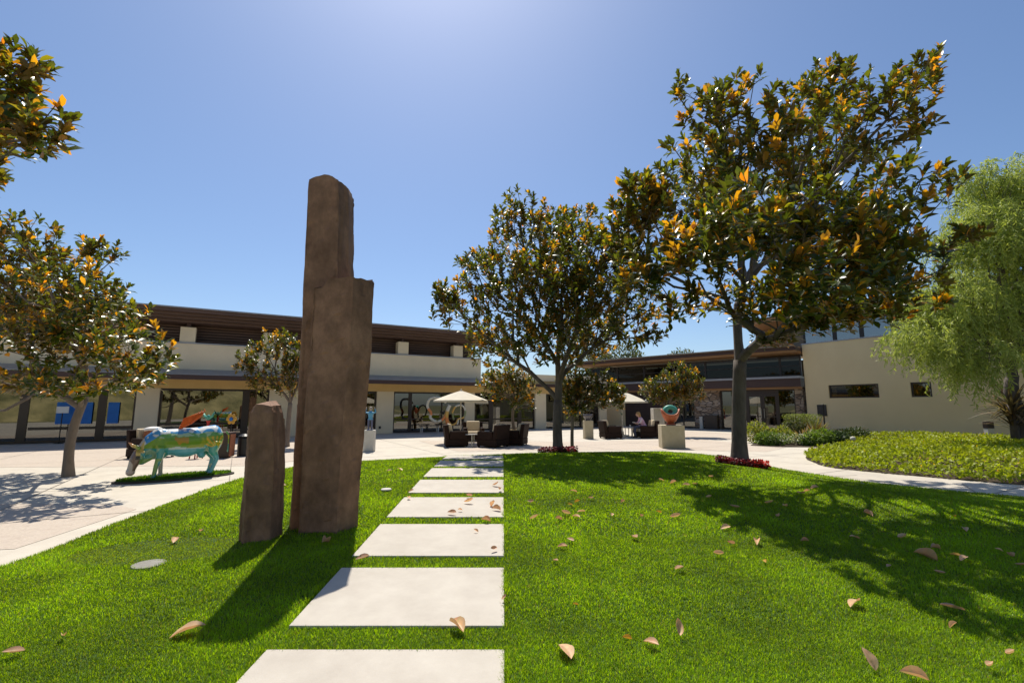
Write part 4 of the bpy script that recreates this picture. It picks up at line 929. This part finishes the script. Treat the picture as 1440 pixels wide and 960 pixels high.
o = MB().lathe([(.08,0),(.085,.015),(.075,.025)], 20).build('lawn_lid', M['whiteplinth']); o.location = (-2.03,7.83,lz(-2.03,7.83)+.012); tag(o, 'small white lid lying flush in the grass between the stones and the slabs', 'cover')
# blue display and white notice behind the left glass
lm = Matrix.Translation((-7.17,27.84,0)) @ Matrix.Rotation(R(30), 4, 'Z')
def at_left(o, x, y, z): o.location = lm @ Vector((x,y,z)); o.rotation_euler.z = R(30)
o = MB().box(-.60,.60,-.02,.02,0,.95).build('display_board', M['blue'], bevel=.01); at_left(o, -13.95, .06, .80); tag(o, 'large blue board against the clubhouse glass left of the plaza magnolia\'s trunk', 'board', 'blue boards against the glass')
o = MB().box(-.2,.2,-.02,.02,0,.95).build('display_board', M['blue'], bevel=.01); at_left(o, -12.62, .06, .80); tag(o, 'narrow blue board against the glass right of the plaza magnolia\'s trunk', 'board', 'blue boards against the glass')
t = thing('notice_sign', 'small white notice on a dark stand by the plaza magnolia', 'sign', (0,0,0)); at_left(t, -14.25, -.35, 0)
MB().box(-.2,.2,-.012,.012,1.28,1.56).build('panel', M['white'], t); MB().tube([(0,.02,0),(0,.02,1.3)], .02, 8).lathe([(.16,0),(.16,.02)], 16).build('stand', M['black'], t)
# low benches by the clubhouse glass
for x, lab in ((2.2, 'low slatted bench by the clubhouse glass, left of the ribbon sculpture'), (3.9, 'low slatted bench by the glass, behind the ribbon sculpture')):
    t = thing('low_bench', lab, 'bench', (0,0,0), 0, 'low benches along the glass'); at_left(t, x, -.75, 0); mb = MB()
    for k in range(4): mb.box(-.62,.62,-.2+.1*k,-.12+.1*k,.40,.44)
    mb.build('seat', M['louvre'], t)
    for sx in (-.5,.5):
        for sy in (-.13,.13): MB().box(sx-.025,sx+.025,sy-.025,sy+.025,0,.4).build('leg', M['whiteplinth'], t)

# ------------------------------------------------------------------ planting by the path
G1 = [(.14,.22,.03),(.18,.26,.04),(.09,.15,.02)]; G2 = [(.30,.32,.04),(.36,.34,.05),(.16,.22,.03)]
scatter_plant('box_hedge', 'clipped square hedge at the corner of the tan wall', 'hedge', (14.75,24.2,0), [((-.45,-.3,.6),(.32,.35,.55)),((.45,-.3,.6),(.32,.35,.55)),((0,-.3,.55),(.5,.4,.6)),((0,.2,.6),(.6,.4,.55)),((0,0,.95),(.68,.45,.24))], 6500, .07, [(.16,.20,.05),(.22,.25,.07)], 5)
sh = [((10.5,19.6),(.45,.3),G1,'leafy green shrub right behind the big magnolia\'s trunk'), ((11.4,20.3),(.5,.4),G2,'yellow green shrub in the planting left of the strap leaved plant'), ((10.7,20.8),(.5,.5),G2,'taller yellow green shrub at the back left of the planting'), ((12.1,19.4),(.42,.28),G1,'low green shrub at the front of the planting by the path'),
      ((13.3,20.6),(.55,.35),G1,'bushy green shrub in front of the bench ledge'), ((13.0,21.9),(.5,.6),[(.05,.07,.02),(.08,.08,.03)],'dark leafed shrub under the notice on the tan wall'), ((14.3,21.0),(.5,.26),[(.04,.07,.03),(.06,.10,.03)],'low dark shrub at the foot of the tan wall'), ((16.2,22.6),(.7,.3),[(.04,.06,.02),(.06,.09,.03)],'wide dark shrub along the tan wall behind the ground cover')]
for i, ((x, y), (r, h), cc, lab) in enumerate(sh):
    scatter_plant('shrub', lab, 'shrub', (x,y,0), [((0,0,h*.8),(r,r*.8,h)),((r*.5,.1,h*.6),(r*.7,r*.6,h*.8)),((-r*.5,0,h*.7),(r*.6,r*.6,h*.8))], 1300, .11, cc, 20+i, group='shrubs by the path')
scatter_plant('flowering_shrub', 'low shrub with white flowers behind the big magnolia\'s trunk', 'shrub', (10.9,19.3,0), [((0,0,.28),(.4,.3,.22))], 520, .07, [(.62,.62,.55),(.1,.16,.03),(.12,.2,.04)], 40)
scatter_plant('flowering_shrub', 'low shrub dusted with white blooms beside the strap leaved plant', 'shrub', (11.7,19.5,0), [((0,0,.26),(.45,.3,.2))], 520, .07, [(.6,.6,.54),(.1,.16,.03),(.3,.3,.2)], 41)
BR = [(.22,.15,.07),(.30,.19,.10),(.14,.10,.04),(.25,.22,.08)]
strap_plant('strap_leaf_plant', 'bronze striped strap leaved plant in front of the square hedge', (12.3,20.2,0), 60, .85, .06, BR, 3, group='strap leaved plants')
strap_plant('strap_leaf_plant', 'upright green and bronze strap leaved plant beside the thin black post', (13.7,21.6,0), 55, 1.15, .06, [(.14,.14,.04),(.24,.2,.07),(.2,.11,.05)], 4, (.1,.8), 'strap leaved plants')
strap_plant('spiky_yucca', 'big brown spiky plant with stiff blades beside the weeping tree', (17.9,17.0,.25), 130, 1.25, .075, [(.10,.075,.05),(.16,.11,.07),(.07,.055,.035),(.3,.25,.17)], 6, (.2,1.75), trunk=1.5)
mul = MB()
bark = flat('mulch', [(9.6,19.3),(10.3,18.6),(12.2,18.5),(14.1,19.6),(16.5,22.8),(17.3,25.0),(16.6,26.6),(14.6,25.6),(11.6,22.6)], .006, M['soil'])
# red flowers round the trunks
def flowers(label, x, y, r, n, cols, seed, zfun, leafc):
    rng = np.random.default_rng(seed); root = thing('flower_ring', label, 'flowers', (x,y,zfun(x,y)), 0, 'red bedding flowers round the trunks')
    a = rng.random(n)*6.283; q = r*(.38+.62*rng.random(n)**.6); P = np.c_[q*np.cos(a), q*np.sin(a)*.8, .03+.15*rng.random(n)]
    z0 = zfun(x, y); P[:,2] += np.array([zfun(x+p[0], y+p[1])-z0 for p in P])
    D = rng.normal(size=(n,3))*.7+np.array((0,0,.3)); U = rng.normal(size=(n,3))*.4+np.array((0,0,1))
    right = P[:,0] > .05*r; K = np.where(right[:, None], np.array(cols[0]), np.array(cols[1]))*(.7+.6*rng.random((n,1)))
    T = LEAF_V.copy(); T[:,0] *= 1.9
    link('petals', leaf_mesh('petals', P, D, U, .055*(.6+.6*rng.random(n)), K, T), M['petal'], root)
    m = n//2; P2 = np.c_[q[:m]*np.cos(a[:m]), q[:m]*np.sin(a[:m])*.8, .0+.08*rng.random(m)]; P2[:,2] += np.array([zfun(x+p[0], y+p[1])-z0 for p in P2])
    link('foliage', leaf_mesh('foliage', P2, D[:m], U[:m], np.full(m, .07), np.array(leafc)*(.7+.6*rng.random((m,1))), T), M['cover'], root)
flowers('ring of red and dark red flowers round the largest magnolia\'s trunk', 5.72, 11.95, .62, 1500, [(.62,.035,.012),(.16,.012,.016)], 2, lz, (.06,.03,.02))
flowers('ring of dark red flowers round the middle magnolia\'s trunk', 1.36, 14.05, .58, 1100, [(.24,.02,.03),(.14,.015,.02)], 9, lz, (.05,.06,.03))

# ------------------------------------------------------------------ ground cover and lawn grass
rng = np.random.default_rng(17)
P = rng.random((120000,2))*np.array((18,23))+np.array((8,4)); P = P[inside(P, BB)]; near = np.hypot(P[:,0], P[:,1]); P = P[rng.random(len(P)) < np.clip(2.2-near/15, .4, 1)]
P = P[P[:,0]*1.0 < 1.25*P[:,1]+2]; n = len(P); z = bed_z(P); P3 = np.c_[P, z+.02+.10*rng.random(n)]
patch = np.array([noise.noise(Vector((p[0]*.8, p[1]*.8, 3))) for p in P])[:, None]
K = np.array((.31,.37,.018))*(.7+.5*rng.random((n,1)))+np.array((.07,.02,.0))*np.clip(patch, 0, 1)
yl = rng.random(n) < .012; K[yl] = (.70,.42,.03); P3[yl, 2] += .05
D = rng.normal(size=(n,3))*.6+np.array((0,0,.55)); U = rng.normal(size=(n,3))*.5+np.array((0,-.2,1)); T = LEAF_V.copy(); T[:,0] *= 1.25
o = link('ground_cover', leaf_mesh('gc', P3, D, U, np.where(yl, .06, .10*(.7+.6*rng.random(n))), K, T), M['cover']); tag(o, kind='stuff')
bands = [(1.6, 3.6, 24000, .027, .0022), (3.6, 5.5, 13000, .030, .0031), (5.5, 8.5, 5600, .033, .005), (8.5, 12, 2600, .036, .0075), (12, 16.5, 1300, .042, .011)]
Vs, Fs, Ks, off = [], [], [], 0
for y0, y1, dens, h, wd in bands:
    x0, x1 = -6.2, min(15.5, y1*1.18+2.4); x0 = max(x0, -(y1*1.18+2.4)); n = int((x1-x0)*(y1-y0)*dens)
    P = np.c_[rng.uniform(x0, x1, n), rng.uniform(y0, y1, n)]; P = P[np.abs(P[:,0]) < P[:,1]*1.18+2.4]
    P = P[inside(P, LB)]; P = P[~on_slab(P, .0)]
    P = P[np.hypot(P[:,0]+3.52, P[:,1]-4.8) > .115]
    n = len(P); z = lawn_z(P)
    cl = np.array([noise.fractal(Vector((a*.9, b*.9, 0)), 1, 2, 3) + .5*noise.noise(Vector((a*5, b*5, 7))) for a, b in P])[:, None]
    edge = on_slab(P, .045)
    hh = h*(1+.25*cl[:,0]); hh[edge] *= 1.55
    g = rng.random((n,1)); K = np.array((.235,.375,.007))*(.55+.80*g)*(1+.42*cl)
    dry = rng.random(n) < .05+.08*np.clip(cl[:,0], 0, 1); K[dry] = np.array((.26,.25,.08))*(.7+.5*rng.random((dry.sum(),1)))
    bare = np.hypot((P[:,0]+3.75)/.9, (P[:,1]-5.25)/.45); bm_ = bare < 1; K[bm_] = K[bm_]*.7+np.array((.04,.03,.01)); hh[bm_] *= .6
    V, F, K5 = blades(np.c_[P, z-.004], hh, np.full(n, wd), K, rng, .75)
    Vs.append(V); Fs.append(F+off); Ks.append(K5); off += len(V)
o = link('lawn_grass', np_mesh('lawn_grass', np.vstack(Vs), np.vstack(Fs), np.vstack(Ks)), M['grass']); tag(o, kind='stuff')

# ------------------------------------------------------------------ fallen leaves
def dry_leaf_mesh(seed, col):
    rng = np.random.default_rng(seed); nu, nv = 9, 5; curl = rng.uniform(.3,.95); bend = rng.uniform(-.6,.8); V = []; K = []; F = []
    for i in range(nu):
        t = i/(nu-1); ww = .30*math.sin(math.pi*t**.85)**.8 + .004
        for j in range(nv):
            s = j/(nv-1)*2-1; x = s*ww*(1-curl*.35*abs(s)); z = curl*s*s*ww*1.3 + bend*(t-.5)**2*.9 + rng.normal()*.008
            V.append((x, t-.5, z+.02)); k = .72 if abs(s) < .3 else 1.0
            K.append(tuple(c*k*rng.uniform(.85,1.1) for c in col))
    for i in range(nu-1):
        for j in range(nv-1): a = i*nv+j; F.append((a, a+1, a+nv+1, a+nv))
    me = np_mesh('fallen_leaf', V, F, np.array(K), smooth=True); me.materials.append(M['dry']); return me
tan = [dry_leaf_mesh(s, (.78,.50,.27)) for s in range(5)]; brn = [dry_leaf_mesh(s+10, (.58,.35,.20)) for s in range(4)]; yel = [dry_leaf_mesh(s+20, (.62,.36,.05)) for s in range(2)]; grn = [dry_leaf_mesh(30, (.35,.40,.14))]
GROUND = [(0.33,3.15,0.16),(0.89,3.24,0.10),(1.11,3.37,0.10),(0.75,3.29,0.06),(2.11,3.00,0.11),(2.28,2.89,0.12),(2.80,2.98,0.07),(2.61,3.81,0.14),(3.27,3.72,0.14),(3.06,3.11,0.07),(0.48,3.78,0.04),(1.52,4.50,0.10),(1.34,5.38,0.12),(2.60,5.22,0.13),(2.03,4.86,0.10),(2.39,4.67,0.06),(0.63,5.29,0.09),(0.52,5.09,0.10),(0.41,4.69,0.07),(0.69,6.32,0.13),(0.91,6.42,0.11),(0.81,6.19,0.11),(0.58,6.09,0.09),(0.28,6.12,0.11),(0.27,6.95,0.10),(0.81,6.79,0.07),(0.93,6.95,0.08),(0.97,7.63,0.11),(1.16,7.16,0.08),(1.58,6.95,0.08),(1.29,6.29,0.07),(1.64,6.19,0.08),(1.92,6.39,0.07),(2.06,6.16,0.13),(2.64,8.56,0.10),(2.77,8.31,0.11),(2.92,8.12,0.11),(3.09,8.18,0.10),(3.64,8.84,0.10),(4.45,7.48,0.15),(4.93,7.90,0.13),(4.64,7.63,0.09),(3.76,6.71,0.10),(3.03,6.64,0.12),(2.50,5.74,0.12),(2.30,5.17,0.08),(2.92,7.21,0.09),(3.63,6.87,0.11),(3.75,5.38,0.11),(4.61,6.32,0.12),(4.26,5.36,0.12),(4.02,4.80,0.19),(4.33,5.04,0.10),(4.34,4.75,0.10),(4.33,4.82,0.09),(4.85,4.80,0.10),(4.70,4.57,0.08),(5.23,5.66,0.11),(5.61,6.19,0.07),(4.92,4.98,0.06),(6.51,9.01,0.11),(3.46,4.55,0.06),(3.13,5.26,0.08),(3.38,6.19,0.09),(3.78,4.39,0.08),(3.04,3.47,0.06),
 (-2.19,3.40,0.19),(-2.98,3.35,0.06),(-3.10,3.15,0.10),(-3.77,5.50,0.12),(-3.69,5.81,0.08),(-1.98,5.22,0.15),(-4.12,8.72,0.10),(-2.27,9.76,0.13),(-2.44,9.58,0.10)]
SLABL = [(-0.38,3.44,0.16),(-1.43,4.73,0.12),(-0.19,4.98,0.08),(-0.41,5.59,0.06),(-0.32,5.99,0.12),(-0.78,6.34,0.12),(-0.61,6.91,0.13),(-0.64,7.25,0.10),(-0.21,6.52,0.13),(-0.26,6.75,0.12),(-0.27,8.08,0.13),(-0.19,7.69,0.11),(-1.52,7.16,0.09),(-1.58,7.59,0.10),(-0.06,3.87,0.05),(-0.69,6.48,0.06)]
own = {0:'large tan leaf nearest the bottom edge just right of the slabs', 1:'narrow tan leaf lying just left of the heart shaped one near the bottom', 2:'heart shaped tan leaf standing up on the sunny lawn near the bottom', 3:'thin curled yellow leaf between the two tan leaves near the bottom',
 4:'upright tan leaf near the bottom edge, in front of the tree shade', 5:'flat tan leaf at the bottom edge right of the upright one', 6:'thin pale leaf near the bottom right corner', 7:'tan star shaped leaf at the front edge of the tree shade', 8:'large brown leaf deep in the shade near the right edge', 11:'tan leaf lying alone on sunny grass left of the tree shade',
 12:'tan leaf alone on the sunny lawn above its curled neighbour', 39:'biggest tan leaf lying in the far part of the big tree\'s shade', 51:'long brown leaf in the middle of the tree shade',
 66:'wide two lobed tan leaf on the sunny grass left of the slabs', 68:'tan leaf at the far left edge of the lawn', 69:'thin tan leaf lying beside the bare patch left of the stones', 71:'brown leaf lying in the shadow of the tall stones'}
shade = lambda x, y: x > 2.15 and y > 3.4+max(0, 3.2-x)*1.2
rng = np.random.default_rng(99)
for i, (x, y, s) in enumerate(GROUND):
    pool = tan if rng.random() < .62 else brn
    if i in (3,10,15,25,26,32,54,58): pool = yel
    if i in (60,): pool = grn
    if i in (8,51,68): pool = brn
    if i in (4,5,1,2,9): pool = tan
    me = pool[int(rng.integers(len(pool)))]; o = bpy.data.objects.new('fallen_leaf', me); C.objects.link(o)
    L = s*1.1; o.scale = (L, L, L); up = i in (2, 4)
    o.location = (x, y, lz(x, y)+.04+(.03 if up else 0)); o.rotation_euler = (R(rng.uniform(45,60)) if up else rng.normal()*.22, rng.normal()*.22, R(rng.normal()*12) if up else R(90)+rng.normal()*.7)
    lab = own.get(i) or ('dry fallen leaf lying on the lawn left of the slabs' if x < -1.6 else 'small dry leaf lying in the big tree\'s shade on the lawn' if shade(x, y) else 'small dry leaf lying on the sunlit grass right of the slabs')
    tag(o, lab, 'fallen leaf', 'fallen leaves on the lawn')
slab_own = {0:'tan leaf on the grass gap at the near edge of the second slab', 1:'reddish leaf at the lower left corner of the third slab', 2:'dark curled leaf near the right edge of the third slab', 4:'rusty leaf at the right end of the fourth slab\'s near edge', 5:'dark curled leaf lying in the middle of the fourth slab', 14:'small brown leaf at the right edge of the second slab'}
for i, (x, y, s) in enumerate(SLABL):
    me = brn[i % 4] if i % 3 else tan[i % 5]; o = bpy.data.objects.new('fallen_leaf', me); C.objects.link(o); L = s*1.1; o.scale = (L, L, L)
    o.location = (x, y, lz(x, y)+.05); o.rotation_euler = (rng.normal()*.25, rng.normal()*.25, R(90)+rng.normal()*.6)
    tag(o, slab_own.get(i, 'small brown leaf lying on the farther pale slabs'), 'fallen leaf', 'fallen leaves on the slabs')
